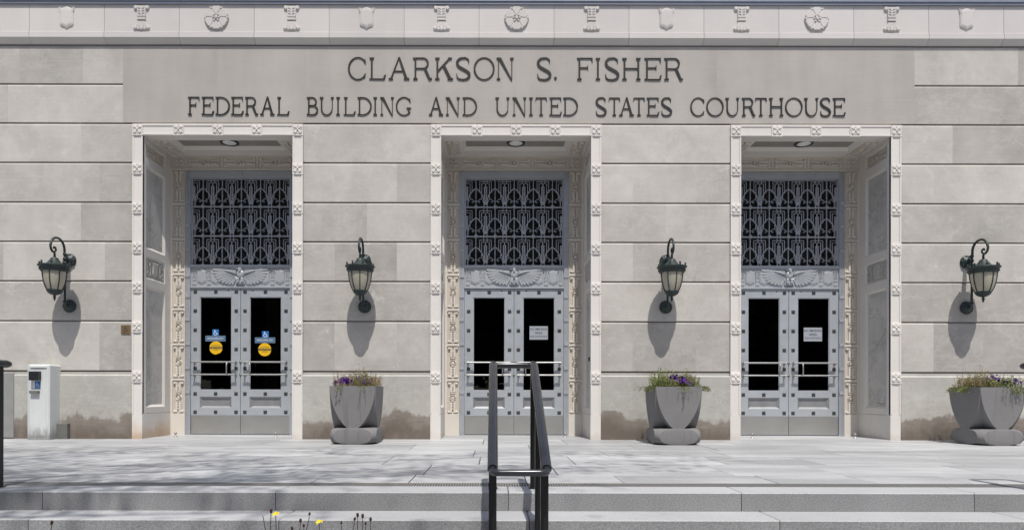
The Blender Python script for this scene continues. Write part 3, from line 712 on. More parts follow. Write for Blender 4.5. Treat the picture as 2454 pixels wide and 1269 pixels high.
    for sg in (-1, 1):
        b.lump([(sg * .008, EZ(400)), (sg * .055, EZ(400)), (sg * .058, EZ(500)), (sg * .040, EZ(535)), (sg * .012, EZ(535))], .045, .6)
        for k in range(3): b.lump([(sg * .03 + (k - 1) * .020 - .006, EZ(530)), (sg * .03 + (k - 1) * .020 + .006, EZ(530)), (sg * .03 + (k - 1) * .028, EZ(592))], .038, .6)
    for k in range(5): b.lump([((k - 2) * .026 - .013, EZ(430)), ((k - 2) * .026 + .013, EZ(430)), ((k - 2) * .034 + .013, EZ(555)), ((k - 2) * .034 - .013, EZ(555))], .022, .75)
    b.build('eagle', 'relief_alu', epo)
    for uu in (340, 650, 1725, 2050):
        b = MB(lambda u, v, h: em_(EX(uu) + u, EZ(388) + v, h)); shield(b, .185, .265, .013); b.build('shield', 'relief_alu', epo)
    for uu in (180, 500, 1890, 2212):
        b = MB(lambda u, v, h: em_(EX(uu) + u, EZ(395) + v, h))
        for k in (-1, 0, 1): b.lump([(k * .022 - .007, -.02), (k * .022 + .007, -.02), (k * .022 + .007, .10), (k * .022 - .007, .10)], .014, .7)
        b.lump([(-.042, .100), (.042, .100), (.05, .125), (-.05, .125)], .016, .8); b.lump([(-.03, -.06), (.03, -.06), (.03, -.025), (-.03, -.025)], .016, .8); b.lump([(-.032, -.13), (.032, -.13), (.028, -.065), (-.028, -.065)], .011, .8)
        b.build('torch', 'relief_alu', epo)
    # ---- grille and louvers
    gy = .925
    gf = B().box(-.811, -.785, gy - .02, gy + .03, BZ(634.4), 4.1945).box(.785, .811, gy - .02, gy + .03, BZ(634.4), 4.1945)
    gf.box(-.785, .785, gy - .014, gy + .02, 4.170, 4.1945)
    go = gf.build('grille', 'grille', bld)
    for r in range(3):
        zb = GZ0 + GH * r
        for k in range(-2, 3):
            link('arch', GM['arch'], go, (c + k * GP, gy, zb)); link('scroll', GM['scroll'], go, (c + k * GP, gy, zb)); link('boss', GM['boss'], go, (c + k * GP, gy, zb + .004))
        for k in range(-2, 2):
            link('wheat_stalk', GM['wheat_stalk'], go, (c + (k + .5) * GP, gy, zb)); link('stepped_frame', GM['stepped_frame'], go, (c + (k + .5) * GP, gy, zb))
        for sg in (-1, 1):      # half figures against the frame
            b = B(); xe = sg * .784
            b.stroke([(xe - sg * .305 * GP, zb + .50 * GH), (xe - sg * .305 * GP, zb + .885 * GH), (xe, zb + .885 * GH)], .010, gy - .008, gy + .009)
            b.stroke([(xe - sg * .20 * GP, zb + .30 * GH), (xe - sg * .20 * GP, zb + .815 * GH), (xe, zb + .815 * GH)], .010, gy - .0085, gy + .0095)
            for k in range(7):
                z = zb + (.215 + k * .068) * GH; b.extrude([(xe, z), (xe - sg * .115 * GP, z + .035 * GH), (xe - sg * .085 * GP, z + .085 * GH), (xe, z + .06 * GH)], gy - .013 - .0006 * k, gy + .01)
            b.build('half_stalk', 'grille', go)
        if r: B().box(-.785, .785, gy - .0105, gy + .0115, zb - .010, zb + .012).build('cross_bar', 'grille', go)
    for k in range(-2, 3): B().box(k * GP - .0065, k * GP + .0065, gy - .0125, gy + .012, GZ0, 4.17).build('upright_bar', 'grille', go)
    lv = B()
    z = GZ0 - .01
    while z < 4.2: lv.add([(-.81, .985, z), (.81, .985, z), (.81, 1.03, z + .032), (-.81, 1.03, z + .032)], [(0, 1, 2, 3)]); z += .040
    lv.box(-1.3, 1.3, 1.045, 1.065, 2.38, 4.9); lo_ = lv.build('louver_screen', 'louver', bld, fix=False); lo_['kind'] = 'stuff'
    # ---- door leaves
    for sg in (-1, 1):
        D = lambda: MB(lambda x, y, z: (c + sg * x, y, z)) ; y0, y1 = DOORY, DOORY + .05
        lf = D()
        lf.box(.004, .148, y0, y1, .322, 2.390); lf.box(.664, .808, y0, y1, .322, 2.390)
        lf.box(.148, .664, y0, y1, 2.250, 2.390); lf.box(.148, .664, y0, y1, .625, .735); lf.box(.148, .664, y0, y1, .322, .442)
        lf.box(.004, .808, y0 + .004, y1, .020, .322)
        for a_, b_, z_, w_ in ((.148, .664, 2.238, .012), (.148, .664, .735, .010)): lf.box(a_, b_, y0 + .010, y0 + .03, z_, z_ + w_)
        lf.box(.148, .158, y0 + .010, y0 + .03, .745, 2.238); lf.box(.654, .664, y0 + .010, y0 + .03, .745, 2.238)
        leaf = lf.build('door_leaf', 'alu', bld)
        D().box(.149, .663, y0 + .020, y0 + .026, .737, 2.249).build('glass_pane', 'glass', leaf)
        pn = D(); pn.add([(.148, y0 + .001, .442), (.664, y0 + .001, .442), (.664, y0 + .001, .625), (.148, y0 + .001, .625), (.190, y0 + .028, .474), (.622, y0 + .028, .474), (.622, y0 + .028, .593), (.190, y0 + .028, .593)], [(0, 1, 5, 4), (1, 2, 6, 5), (2, 3, 7, 6), (3, 0, 4, 7), (4, 5, 6, 7)])
        pn.build('recessed_panel', 'dpanel', leaf, fix=False)
        D().box(.006, .806, y0 - .0005, y0 + .0035, .024, .318).build('kick_plate', 'steel', leaf)
        for py in (699, 745, 791, 837, 883, 944, 988):
            for x in ((.072, .740, .405) if py in (699, 944, 988) else (.072, .740)):
                link('stud', STUD, leaf, (c + sg * x, y0 + .001, BZ(py)))
        for py in (868, 898):
            push_bar_mesh(.055, .765).build('push_bar', 'chrome', leaf, (c + (0 if sg == 1 else -.82), y0, BZ(py)))
        xp = .185
        D().tube([(xp, y0 - .07, BZ(869)), (xp, y0 - .105, BZ(871)), (xp, y0 - .115, BZ(875)), (xp, y0 - .115, BZ(891)), (xp, y0 - .105, BZ(895)), (xp, y0 - .07, BZ(897))], .011, 8).build('pull_handle', 'chrome', leaf)
        MB().lathe([(.0, 0), (.011, .002), (.011, .01)], 0, 0, 10, 'y').build('viewer', 'black', leaf, (c + sg * .20, y0 - .004, BZ(696)))
        if pi == 0: D().box(.158, .654, y0 + .03, y0 + .05, 2.165, 2.20).build('closer_rail', 'dpanel', leaf)
    MB().box(c - .010, c + .010, DOORY + .03, DOORY + .045, .02, 2.39).build('meeting_strip', 'dpanel', bld)
    # ---- dark lobby behind the glass and the stone sill
    lob = B(); a, b_, y0, y1, z1 = -1.0, 1.0, 1.07, 4.2, 2.72
    lob.add([(a, y0, 0), (b_, y0, 0), (b_, y1, 0), (a, y1, 0), (a, y0, z1), (b_, y0, z1), (b_, y1, z1), (a, y1, z1)], [(0, 1, 2, 3), (4, 5, 6, 7), (1, 2, 6, 5), (2, 3, 7, 6), (3, 0, 4, 7)]).build('lobby', 'dark', bld)
    MB().topbox(c - HI - .03, c + HI + .03, 0.001, 0.851, -.05, .002, .002).build('threshold_slab', 'slab', bld)

# ------------------------------------------------------------------ inscription letters
T_, S_ = .080, .040
def letter(mb, ch, W, y0, y1):
    k = [0]
    def dd(): k[0] += 1; return y0 - .0006 * k[0]
    def poly(*p): mb.extrude(list(p), dd(), y1)
    def stem(x, t=T_, a=0., b=1.): poly((x, a), (x + t, a), (x + t, b), (x, b))
    def serif(x, top, t=T_, e=.062):
        s, o = (-1, 1) if top else (1, 0)
        poly((x - e, o), (x + t + e, o), (x + t + e, o + s * .040), (x + t + .012, o + s * .08), (x - .012, o + s * .08), (x - e, o + s * .040))
    def ring(cx, cz, rx, rz, t, s, a0, a1, n=26):
        closed = abs(a1 - a0) >= 360
        A = [a0 + (a1 - a0) * i / (n if closed else n - 1) for i in range(n)]
        mb.strip([(cx + rx * math.cos(R(a)), cz + rz * math.sin(R(a))) for a in A], [(cx + (rx - t) * math.cos(R(a)), cz + (rz - s) * math.sin(R(a))) for a in A], dd(), y1, closed)
    def arm(x, top, ln):       # horizontal arm with a wedge end
        s, o = (-1, 1) if top else (1, 0)
        poly((x, o), (x + ln, o), (x + ln - (.0 if top else .025), o + s * S_), (x, o + s * S_))
        poly((x + ln, o), (x + ln + (.005 if top else .055), o + s * .22), (x + ln - .02, o + s * .19), (x + ln - .07, o + s * S_ * .9), (x + ln - .08, o))
    def smooth(pts, n=6):
        out = []
        for i in range(len(pts) - 1):
            p0, p1, p2, p3 = pts[max(i - 1, 0)], pts[i], pts[i + 1], pts[min(i + 2, len(pts) - 1)]
            for j in range(n):
                t = j / n
                out.append(tuple(.5 * (2 * b + (c_ - a) * t + (2 * a - 5 * b + 4 * c_ - d_) * t * t + (-a + 3 * b - 3 * c_ + d_) * t ** 3) for a, b, c_, d_ in zip(p0, p1, p2, p3)))
        return out + [pts[-1]]
    e = .075
    if ch == 'I': stem(e); serif(e, 1); serif(e, 0)
    elif ch == 'L': stem(e); serif(e, 1); poly((0, 0), (e, 0), (e, .04), (0, .04)); arm(e + T_, 0, W - e - T_ - .05)
    elif ch in 'EF':
        stem(e); poly((0, 1), (0, .96), (e, .92), (e, 1)); arm(e + T_, 1, W - e - T_ - (.04 if ch == 'E' else .01))
        xm = e + T_; ln = (W - xm) * .62; poly((xm, .53), (xm + ln, .53), (xm + ln, .53 + S_), (xm, .53 + S_)); poly((xm + ln, .44), (xm + ln, .69), (xm + ln - .045, .56 + S_), (xm + ln - .045, .53))
        if ch == 'E': poly((0, 0), (e, 0), (e, .08), (0, .04)); arm(e + T_, 0, W - e - T_ - .05)
        else: serif(e, 0)
    elif ch == 'T':
        xc = W / 2 - T_ / 2; stem(xc, T_, 0, 1 - S_); serif(xc, 0); poly((.02, 1), (W - .02, 1), (W - .02, 1 - S_), (.02, 1 - S_))
        poly((.02, 1), (.08, 1 - S_), (.03, .84), (0, .80)); poly((W - .02, 1), (W, .80), (W - .03, .84), (W - .08, 1 - S_))
    elif ch == 'H':
        stem(e); stem(W - e - T_)
        for x in (e, W - e - T_): serif(x, 1); serif(x, 0)
        poly((e + T_, .50), (W - e - T_, .50), (W - e - T_, .50 + S_), (e + T_, .50 + S_))
    elif ch == 'N':
        t = S_; stem(e, t); serif(e, 0, t); stem(W - e - t, t, .0, 1); serif(W - e - t, 1, t)
        poly((e - .01, 1), (e + .135, 1), (W - e, -.03), (W - e - .05, -.03)); poly((0, 1), (e + .05, 1), (e + .05, .93), (0, .96))
    elif ch == 'A':
        xm = W * .49; poly((e * .9, 0), (e * .9 + .075, 0), (xm + .03, 1.02), (xm - .035, 1.02 - .04)); poly((W - e - .13, 0), (W - e, 0), (xm + .05, 1.02), (xm - .03, 1.02))
        poly((W * .26, .36), (W * .70, .36), (W * .68, .36 + S_), (W * .28, .36 + S_)); serif(e * .9, 0, .075); serif(W - e - .13, 0, .13)
    elif ch == 'K':
        stem(e); serif(e, 1); serif(e, 0); x1 = e + T_
        poly((x1, .36), (x1, .45), (W - .17, 1), (W - .09, 1)); poly((x1 + (W - x1) * .28, .62), (x1 + (W - x1) * .42, .70), (W - .04, 0), (W - .18, 0)); serif(W - .17, 1, .06); serif(W - .19, 0, .13)
    elif ch in 'RB':
        stem(e); poly((0, 1), (e, 1), (e, .92), (0, .96)); x1 = e + T_; rx = (W - x1) * (.80 if ch == 'R' else .84)
        zc = .745; rz = .255; cx = x1 + rx - rz * 1.0 if rx > rz else x1
        cx = max(x1, cx); rr = x1 + rx - cx
        ring(cx, zc, rr, rz, T_ * .95, S_, -90, 90)
        if cx > x1:
            poly((x1, 1), (cx, 1), (cx, 1 - S_), (x1, 1 - S_)); poly((x1, zc - rz), (cx, zc - rz), (cx, zc - rz + S_), (x1, zc - rz + S_))
        if ch == 'R':
            serif(e, 0); poly((cx + rr * .10, .50), (cx + rr * .55, .52), (W - .05, .02), (W - .13, -.02)); poly((W - .15, .03), (W - .11, -.02), (W, .02), (W + .01, .085), (W - .05, .055), (W - .10, .07))
        else:
            poly((0, 0), (e, 0), (e, .08), (0, .04)); rz2 = .275; r2 = W - x1 - .0; cx2 = max(x1, W - rz2 * 1.05); rr2 = W - cx2
            ring(cx2, rz2, rr2, rz2, T_, S_, -90, 90)
            if cx2 > x1: poly((x1, 0), (cx2, 0), (cx2, S_), (x1, S_)); poly((x1, 2 * rz2), (cx2, 2 * rz2), (cx2, 2 * rz2 - S_), (x1, 2 * rz2 - S_))
    elif ch == 'D':
        stem(e); poly((0, 1), (e, 1), (e, .92), (0, .96)); poly((0, 0), (e, 0), (e, .08), (0, .04)); x1 = e + T_; rx = min(.5, W - x1); cx = W - rx
        ring(cx, .5, rx, .5, T_, S_, -90, 90)
        if cx > x1: poly((x1, 1), (cx, 1), (cx, 1 - S_), (x1, 1 - S_)); poly((x1, 0), (cx, 0), (cx, S_), (x1, S_))
    elif ch == 'O': ring(W / 2, .5, W / 2, .52, T_, S_, 0, 360, 40)
    elif ch in 'CG':
        rx = W * .54; ring(rx, .5, rx, .52, T_, S_, 48, 312 if ch == 'C' else 322, 34)
        x = rx + rx * math.cos(R(48)); z = .5 + .52 * math.sin(R(48)); poly((x - .05, z - .05), (x + .03, z + .05), (x + .06, z - .17), (x + .02, z - .15))
        if ch == 'C':
            z = 1 - z; poly((x - .05, z + .05), (x + .02, z + .15), (x + .05, z + .17), (x + .02, z - .06))
        else: stem(W - .17, T_, .06, .42); poly((W - .25, .42), (W, .42), (W, .37), (W - .25, .37))
    elif ch == 'S':
        c_ = [(.86, .74), (.84, .90), (.64, .99), (.50, .985), (.26, .96), (.09, .83), (.09, .70), (.22, .58), (.50, .47), (.80, .35), (.91, .21), (.80, .06), (.55, .0), (.45, .0), (.18, .03), (.07, .13), (.04, .28)]
        w_ = [.02, .06, .066, .07, .085, .11, .115, .12, .125, .12, .115, .10, .07, .07, .066, .05, .02]
        pts = smooth([(x * W, z) for x, z in c_]); ws = [v[0] for v in smooth([(w,) for w in w_])]
        mb.stroke(pts, ws, dd(), y1)
    elif ch == 'U':
        rx = (W - e - .055) / 2; x0_ = e - .01; stem(x0_, T_, .38, 1); serif(x0_, 1); t = S_; xr = x0_ + 2 * rx - t - .02; stem(xr, t, .38, 1); serif(xr, 1, t)
        cx = (x0_ + xr + t) / 2; r_ = (xr + t - x0_) / 2; n = 20; A = [180 + 180 * i / n for i in range(n + 1)]
        mb.strip([(cx + r_ * math.cos(R(a)), .385 + .40 * math.sin(R(a))) for a in A], [(cx + (r_ - (T_ + (t - T_) * i / n)) * math.cos(R(a)), .385 + (.40 - S_ * 1.1) * math.sin(R(a))) for i, a in enumerate(A)], dd(), y1)
    elif ch == '.': poly((0, .06), (W / 2, 0), (W, .06), (W, .10), (W * .8, .13), (W * .2, .13), (0, .10))
L1 = [('C', 833.7, 878), ('L', 884.7, 924.4), ('A', 931, 981.7), ('R', 989.4, 1034.8), ('K', 1042, 1085.6), ('S', 1093, 1128), ('O', 1135, 1185.4), ('N', 1189.7, 1231.6), ('S', 1287, 1321.8), ('.', 1328, 1334.5), ('F', 1382.6, 1420.6), ('I', 1427, 1442.3), ('S', 1449.8, 1484.7), ('H', 1490.7, 1536), ('E', 1544.6, 1585.7), ('R', 1591.7, 1636.7)]
L2 = [('F', 450, 477.7), ('E', 483, 512.6), ('D', 516, 550.7), ('E', 553.6, 583.3), ('R', 586.7, 618), ('A', 623, 658.4), ('L', 663.6, 693.3), ('B', 734.8, 762.2), ('U', 765.9, 800.6), ('I', 805, 815.4), ('L', 823.4, 852), ('D', 856.5, 890.7), ('I', 894, 904.4), ('N', 910.8, 944.3), ('G', 948.4, 985), ('A', 1027.4, 1062.8), ('N', 1068, 1102), ('D', 1108.4, 1143.3), ('U', 1187, 1221.8), ('N', 1228, 1261.8), ('I', 1267.5, 1277.3), ('T', 1283, 1310.8), ('E', 1316.8, 1346.4), ('D', 1349.6, 1385.2), ('S', 1427.9, 1454), ('T', 1458.7, 1486), ('A', 1483.8, 1519.9), ('T', 1517.6, 1545.4), ('E', 1550, 1580), ('S', 1585, 1611), ('C', 1654.5, 1689), ('O', 1692.8, 1734.6), ('U', 1738.5, 1772.7), ('R', 1778, 1810.4), ('T', 1809.7, 1837.7), ('H', 1843, 1878), ('O', 1881.8, 1923.8), ('U', 1927.4, 1962.6), ('S', 1966, 1991.8), ('E', 1996, 2026.7)]
for lab, LL, ty, by in (('upper, shorter line of larger dark bronze letters on the smooth panel', L1, 138.5, 191), ('lower, longer line of dark bronze letters just above the door bays', L2, 233.5, 276.5)):
    y_ = -.012; a = P((LL[0][1] + LL[-1][2]) / 2, by, y_)
    ins = tag(empty('inscription', (a.x, 0, a.z)), lab, 'lettering', 'bronze inscription lines')
    ch_h = (by - ty) * (CAM_D + y_) / FPX
    for ch, u, v in LL:
        p = P(u, by, y_); w = (v - u) * (CAM_D + y_) / FPX
        mb = MB(lambda x, y, z: (x * ch_h, y, z * ch_h)); letter(mb, ch, w / ch_h, y_, -.001)
        mb.build('letter', 'bronze', ins, (p.x - a.x, 0, 0))

# ------------------------------------------------------------------ wall lanterns
def make_lantern():
    root = empty('wall_lantern'); Z0 = 1.98
    q = lambda z: z - Z0
    for z in (q(1.98), q(2.665)):
        b = MB().lathe([(.095, 0), (.098, -.016), (.086, -.032), (.070, -.036), (.052, -.058), (.026, -.072), (0, -.076)], 0, z, 24, 'y')
        for k in range(10): a = R(36 * k); b.lathe([(.012, 0), (.009, -.010), (0, -.013)], .079 * math.cos(a), z + .079 * math.sin(a), 8, 'y', -.030)
        b.build('wall_plate', 'iron', root)
    arm = [(0, -.06, q(1.98)), (0, -.10, q(1.985)), (0, -.118, q(2.02)), (0, -.12, q(2.2)), (0, -.12, q(2.45)), (0, -.12, q(2.66)), (0, -.13, q(2.76))]
    arm += [(0, -.285 + .155 * math.cos(R(a)), q(2.79) + .145 * math.sin(R(a))) for a in range(10, 171, 16)]
    arm += [(0, -.445, q(2.79)), (0, -.432, q(2.745)), (0, -.395, q(2.715)), (0, -.35, q(2.718)), (0, -.322, q(2.75)), (0, -.332, q(2.785)), (0, -.362, q(2.79)), (0, -.375, q(2.765))]
    MB().tube(arm, [.016] * 6 + [.017] * (len(arm) - 14) + [.016] * 3 + [.014, .013, .012, .012, .014], 8).build('scroll_arm', 'iron', root)
    b = MB().tube([(0, -.05, q(2.665)), (0, -.12, q(2.665))], .020, 8)
    for z in (2.60, 2.665, 2.73, 2.03): b.lathe([(.018, -.02), (.028, -.008), (.028, .008), (.018, .02)], 0, -.12, 12, 'z', q(z))
    b.build('collar', 'iron', root)
    ly = -.352
    cap = MB().lathe([(.012, .115), (.020, .100), (.010, .085), (.022, .070), (.010, .058), (.030, .052), (.052, .040), (.050, .028), (.060, .020), (.085, -.015), (.120, -.050), (.150, -.062), (.212, -.064), (.216, -.074), (.196, -.092), (.188, -.108), (.186, -.140), (.172, -.155), (.160, -.155)], 0, ly, 24, 'z', q(2.585))
    for k in range(8): a = R(45 * k + 22); cap.lathe([(.008, -.066), (.015, -.050), (.010, -.038), (.016, -.025), (0, -.008)], .188 * math.cos(a), ly + .188 * math.sin(a), 8, 'z', q(2.585))
    for k in range(24): a = R(15 * k); cap.lathe([(.007, -.128), (.010, -.120), (.007, -.112)], .188 * math.cos(a), ly + .188 * math.sin(a), 6, 'z', q(2.585))
    cap.tube([(0, ly - .01, q(2.69)), (0, -.36, q(2.725))], .010, 6); cap.build('lantern_cap', 'iron', root)
    prof = [(.160, 2.432), (.158, 2.39), (.150, 2.33), (.136, 2.265), (.116, 2.205), (.092, 2.160)]
    MB().lathe([(r, q(z)) for r, z in prof], 0, ly, 24).build('glass_shade', 'lglass', root)
    rb_ = MB()
    for k in range(8):
        a = R(45 * k + 10); rb_.tube([((r + .004) * math.cos(a), ly + (r + .004) * math.sin(a), q(z)) for r, z in prof], .0075, 6)
    rb_.build('rib', 'iron', root)
    MB().lathe([(.098, 2.172 - Z0), (.104, 2.160 - Z0), (.098, 2.145 - Z0), (.080, 2.120 - Z0), (.045, 2.100 - Z0), (.018, 2.092 - Z0), (.012, 2.080 - Z0), (.026, 2.066 - Z0), (.012, 2.052 - Z0), (.016, 2.040 - Z0), (.004, 2.015 - Z0), (0, 2.008 - Z0)], 0, ly, 20).build('finial_cup', 'iron', root)
    return root
LAMPS = [(-6.36, 'leftmost hanging wall lantern, above the white opener post'), (-1.945, 'hanging iron wall lantern on the pier between left and middle door bays'), (2.56, 'hanging iron wall lantern on the pier between middle and right door bays'), (7.06, 'rightmost hanging wall lantern, above the planter cut by the frame')]
proto = make_lantern()
for i, (x, lab) in enumerate(LAMPS):
    o = proto if i == 0 else copy_tree(proto); o.location = (x, 0.0, 1.98); tag(o, lab, 'lantern', 'iron lanterns on the wall')

# ------------------------------------------------------------------ recessed ceiling lights
for i, c in enumerate(PC):
    o = empty('ceiling_light', (c + .01, .40, CEIL + .049)); tag(o, 'round recessed ceiling light with dark rim over the %s doors' % side_name[i], 'light', 'ceiling lights in the door bays')
    MB().lathe([(.140, 0), (.140, -.018), (.108, -.018), (.105, -.004)], 0, 0, 32).build('rim', 'black', o)
    MB().lathe([(.106, -.004), (.106, -.012), (.08, -.018), (0, -.02)], 0, 0, 32).build('lens', 'lens', o)

# ------------------------------------------------------------------ concrete planters
PW, PH = 0.625, 0.785
def planter_mesh():
    rings = []; n = 12
    def ring(z, w, c, e):          # square with cut corners; e pulls the middle of each cut towards the axis
        h = w / 2; c = min(c, h - .004); k = (h - c / 2) - e
        rings.append([(h, -h + c, z), (h, h - c, z), (k, k, z), (h - c, h, z), (-h + c, h, z), (-k, k, z), (-h, h - c, z), (-h, -h + c, z), (-k, -k, z), (-h + c, -h, z), (h - c, -h, z), (k, -k, z)])
    N = 8
    for i in range(N + 1):         # foot with rounded ends
        t = i / N; a = math.sqrt(max(0, 1 - (2 * t - 1) ** 2)); z = .222 * t
        c = PW * (.085 + .26 * (1 - a)); ring(z, PW * (.955 + .045 * a), c, -c * .10)
    for i in range(0, 15):
        t = i / 14; z = .2225 + (PH - .2225) * t
        face = .27 + .73 * (1 - (1 - t) ** 2.1) ** .84
        w = PW * (.955 + .045 * t ** .7); c = w * (1 - face) / 2 + .006; ring(z, w, c, c * .36)
    vs = [v for r in rings for v in r]; fs = []
    for i in range(len(rings) - 1): fs += [(i * n + k, i * n + (k + 1) % n, (i + 1) * n + (k + 1) % n, (i + 1) * n + k) for k in range(n)]
    L = len(rings)
    rim = [(x * .84, y * .84, PH) for x, y, z in rings[-1]]; low = [(x * .83, y * .83, PH - .07) for x, y, z in rings[-1]]
    vs += rim + low
    for a, b in ((L - 1, L), (L, L + 1)): fs += [(a * n + k, a * n + (k + 1) % n, b * n + (k + 1) % n, b * n + k) for k in range(n)]
    fs += [tuple(range(n - 1, -1, -1))]
    return MB().add(vs, fs)
pm = planter_mesh(); po = pm.build('concrete_planter', 'concrete'); PM = po.data; PM.shade_smooth(); PM.set_sharp_from_angle(angle=R(24)); bpy.data.objects.remove(po)
h = PW * .40
sm_ = MB().add([(-h, -h, 0), (h, -h, 0), (h, h, 0), (-h, h, 0), (0, 0, .04)], [(0, 1, 4), (1, 2, 4), (2, 3, 4), (3, 0, 4)]).mesh('soil'); sm_.materials.append(M['soil'])
def bloom_mesh():
    b = MB(); n = 10
    vs = [(0, 0, -.035)] + [(.012 * math.cos(2 * math.pi * k / n), .012 * math.sin(2 * math.pi * k / n), -.012) for k in range(n)] + [((.030 + .005 * (k % 2)) * math.cos(2 * math.pi * k / n), (.030 + .005 * (k % 2)) * math.sin(2 * math.pi * k / n), .002 + .004 * (k % 2)) for k in range(n)]
    fs = [(0, 1 + k, 1 + (k + 1) % n) for k in range(n)] + [(1 + k, 1 + (k + 1) % n, 11 + (k + 1) % n, 11 + k) for k in range(n)]
    me = b.add(vs, fs, True).mesh('bloom'); me.materials.append(M['petal']); return me
BLM = bloom_mesh()
def leaf_quad(b, p, d, ln, w):
    d = d.normalized(); s = d.cross(Vector((random.uniform(-1, 1), random.uniform(-1, 1), random.uniform(-.3, 1)))).normalized() * w; m = p + d * ln * .5; e = p + d * ln
    b.add([p, m + s, e, m - s], [(0, 1, 2), (0, 2, 3)])
def planting(root, seed, green, dry, spill, blooms):
    random.seed(seed)
    for name, mat, cnt, reg in (('foliage', 'leaf', green[0], green[1:]), ('dry_stems', 'leafdry', dry[0], dry[1:])):
        b = MB()
        for i in range(cnt):
            a0, a1, hh = random.choice(reg)
            x = random.uniform(a0, a1) * .27; y = random.uniform(-.27, .27); p = Vector((x, y, PH - .05))
            top = Vector((x * random.uniform(1.0, 1.22) + random.gauss(0, .02), y * 1.1 + random.gauss(0, .025), PH + abs(random.gauss(hh, hh * .38))))
            if random.random() < .10: top.z += random.uniform(.03, .08)
            mid = (p + top) / 2 + Vector((random.gauss(0, .012), random.gauss(0, .012), .01))
            b.tube([p, mid, top], .0014, 3, False, False)
            for k in range(9):
                t = random.uniform(.15, 1); q = p.lerp(top, t); d = Vector((random.gauss(0, 1), random.gauss(0, 1), random.gauss(.5, .6)))
                leaf_quad(b, q, d, random.uniform(.014, .034), random.uniform(.003, .0065))
        if name == 'foliage':
            for (sx, sy, dx, dy, dz, cnt2) in spill:     # trailing over the rim
                for i in range(cnt2):
                    p = Vector((sx + random.gauss(0, .05), sy + random.gauss(0, .03), PH - .01)); pts = [p]; d = Vector((dx + random.gauss(0, .3), dy + random.gauss(0, .3), .5))
                    for k in range(6): pts.append(pts[-1] + d.normalized() * .022); d += Vector((0, 0, -.45 * dz))
                    b.tube(pts, .0013, 3, False, False)
                    for q in pts[1:]:
                        for k in range(3): leaf_quad(b, q, Vector((random.gauss(0, 1), random.gauss(0, 1), random.gauss(0, .7))), random.uniform(.012, .028), .004)
        b.build(name, mat, root, fix=False)
    for (x, y, z, s) in blooms:
        for k in range(3):
            o = link('bloom', BLM, root, (x + random.gauss(0, .022), y + random.gauss(0, .03), PH + z + random.gauss(0, .014)))
            o.rotation_euler = (R(random.uniform(25, 95)), R(random.uniform(-40, 40)), R(random.uniform(-60, 60))); v = s * random.uniform(.75, 1.15); o.scale = (v, v, v)
PL = [(855, 'concrete planter standing on the pier between left and middle doors', 'patchy purple petunias and dry stems in the leftmost planter'),
      (1613.5, 'concrete planter standing on the pier between middle and right doors', 'bushy green plants with purple petunias in the planter beside the handrail'),
      (2431, 'concrete planter at the right end, cut by the picture edge', 'trailing green plants and petunias in the rightmost planter')]
plx = [-1.905, 2.475, 6.83]
cfg = [((90, (-.2, .9, .10), (.0, .5, .15)), (300, (-1, .3, .12), (-1, 1, .09), (.3, 1, .11)), [(-.2, -.28, -.2, -1, 1.2, 5), (.2, -.28, .2, -1, 1.2, 4)], [(-.27, -.22, .03, .8), (-.19, -.20, .06, .9), (-.10, -.22, .085, 1.15), (-.06, -.24, .06, 1.1), (.03, -.1, .10, .6), (.13, -.20, .07, .95), (.17, -.24, .045, .8), (.10, -.05, .13, .5)]),
       ((420, (-1, -.2, .14), (-1, 1, .10), (.2, 1, .11)), (110, (.4, 1, .12), (-.2, .6, .13)), [(-.27, -.2, -1, -.4, .9, 16), (.28, -.2, 1, -.5, 1.0, 22), (.1, -.28, .1, -1, 1.3, 8), (-.25, .1, -1, .3, .9, 14)], [(-.055, -.20, .135, .75), (.0, -.22, .10, 1.1), (.03, -.24, .075, 1.2), (.06, -.20, .12, .8), (.075, -.22, .06, 1.1), (.17, -.15, .10, .6), (.15, -.24, .045, .6)]),
       ((330, (-.6, .6, .12), (-1, 1, .09), (.2, 1, .10)), (190, (-1, -.3, .13), (-1, -.2, .12)), [(-.28, -.05, -1, -.2, 1.1, 30), (-.27, .15, -1, .2, 1.0, 20), (.1, -.28, .1, -1, 1.5, 12), (.25, -.28, .1, -1, 1.6, 10)], [(-.10, -.12, .11, .9), (.02, -.15, .14, .8), (.07, -.18, .11, .8), (.10, -.24, .07, .9), (.20, -.2, .09, .8), (.24, -.24, .06, .7)])]
for i, x in enumerate(plx):
    r0 = empty('concrete_planter', (x, -.73, 0.0005)); tag(r0, PL[i][1], 'planter', 'concrete planters along the wall')
    link('planter_body', PM, r0); link('soil', sm_, r0, (0, 0, PH - .075))
    pr = empty('petunia_plants', (x, -.73, 0.0005)); tag(pr, PL[i][2], 'plants', 'flowers in the planters'); planting(pr, 30 + i, *cfg[i])

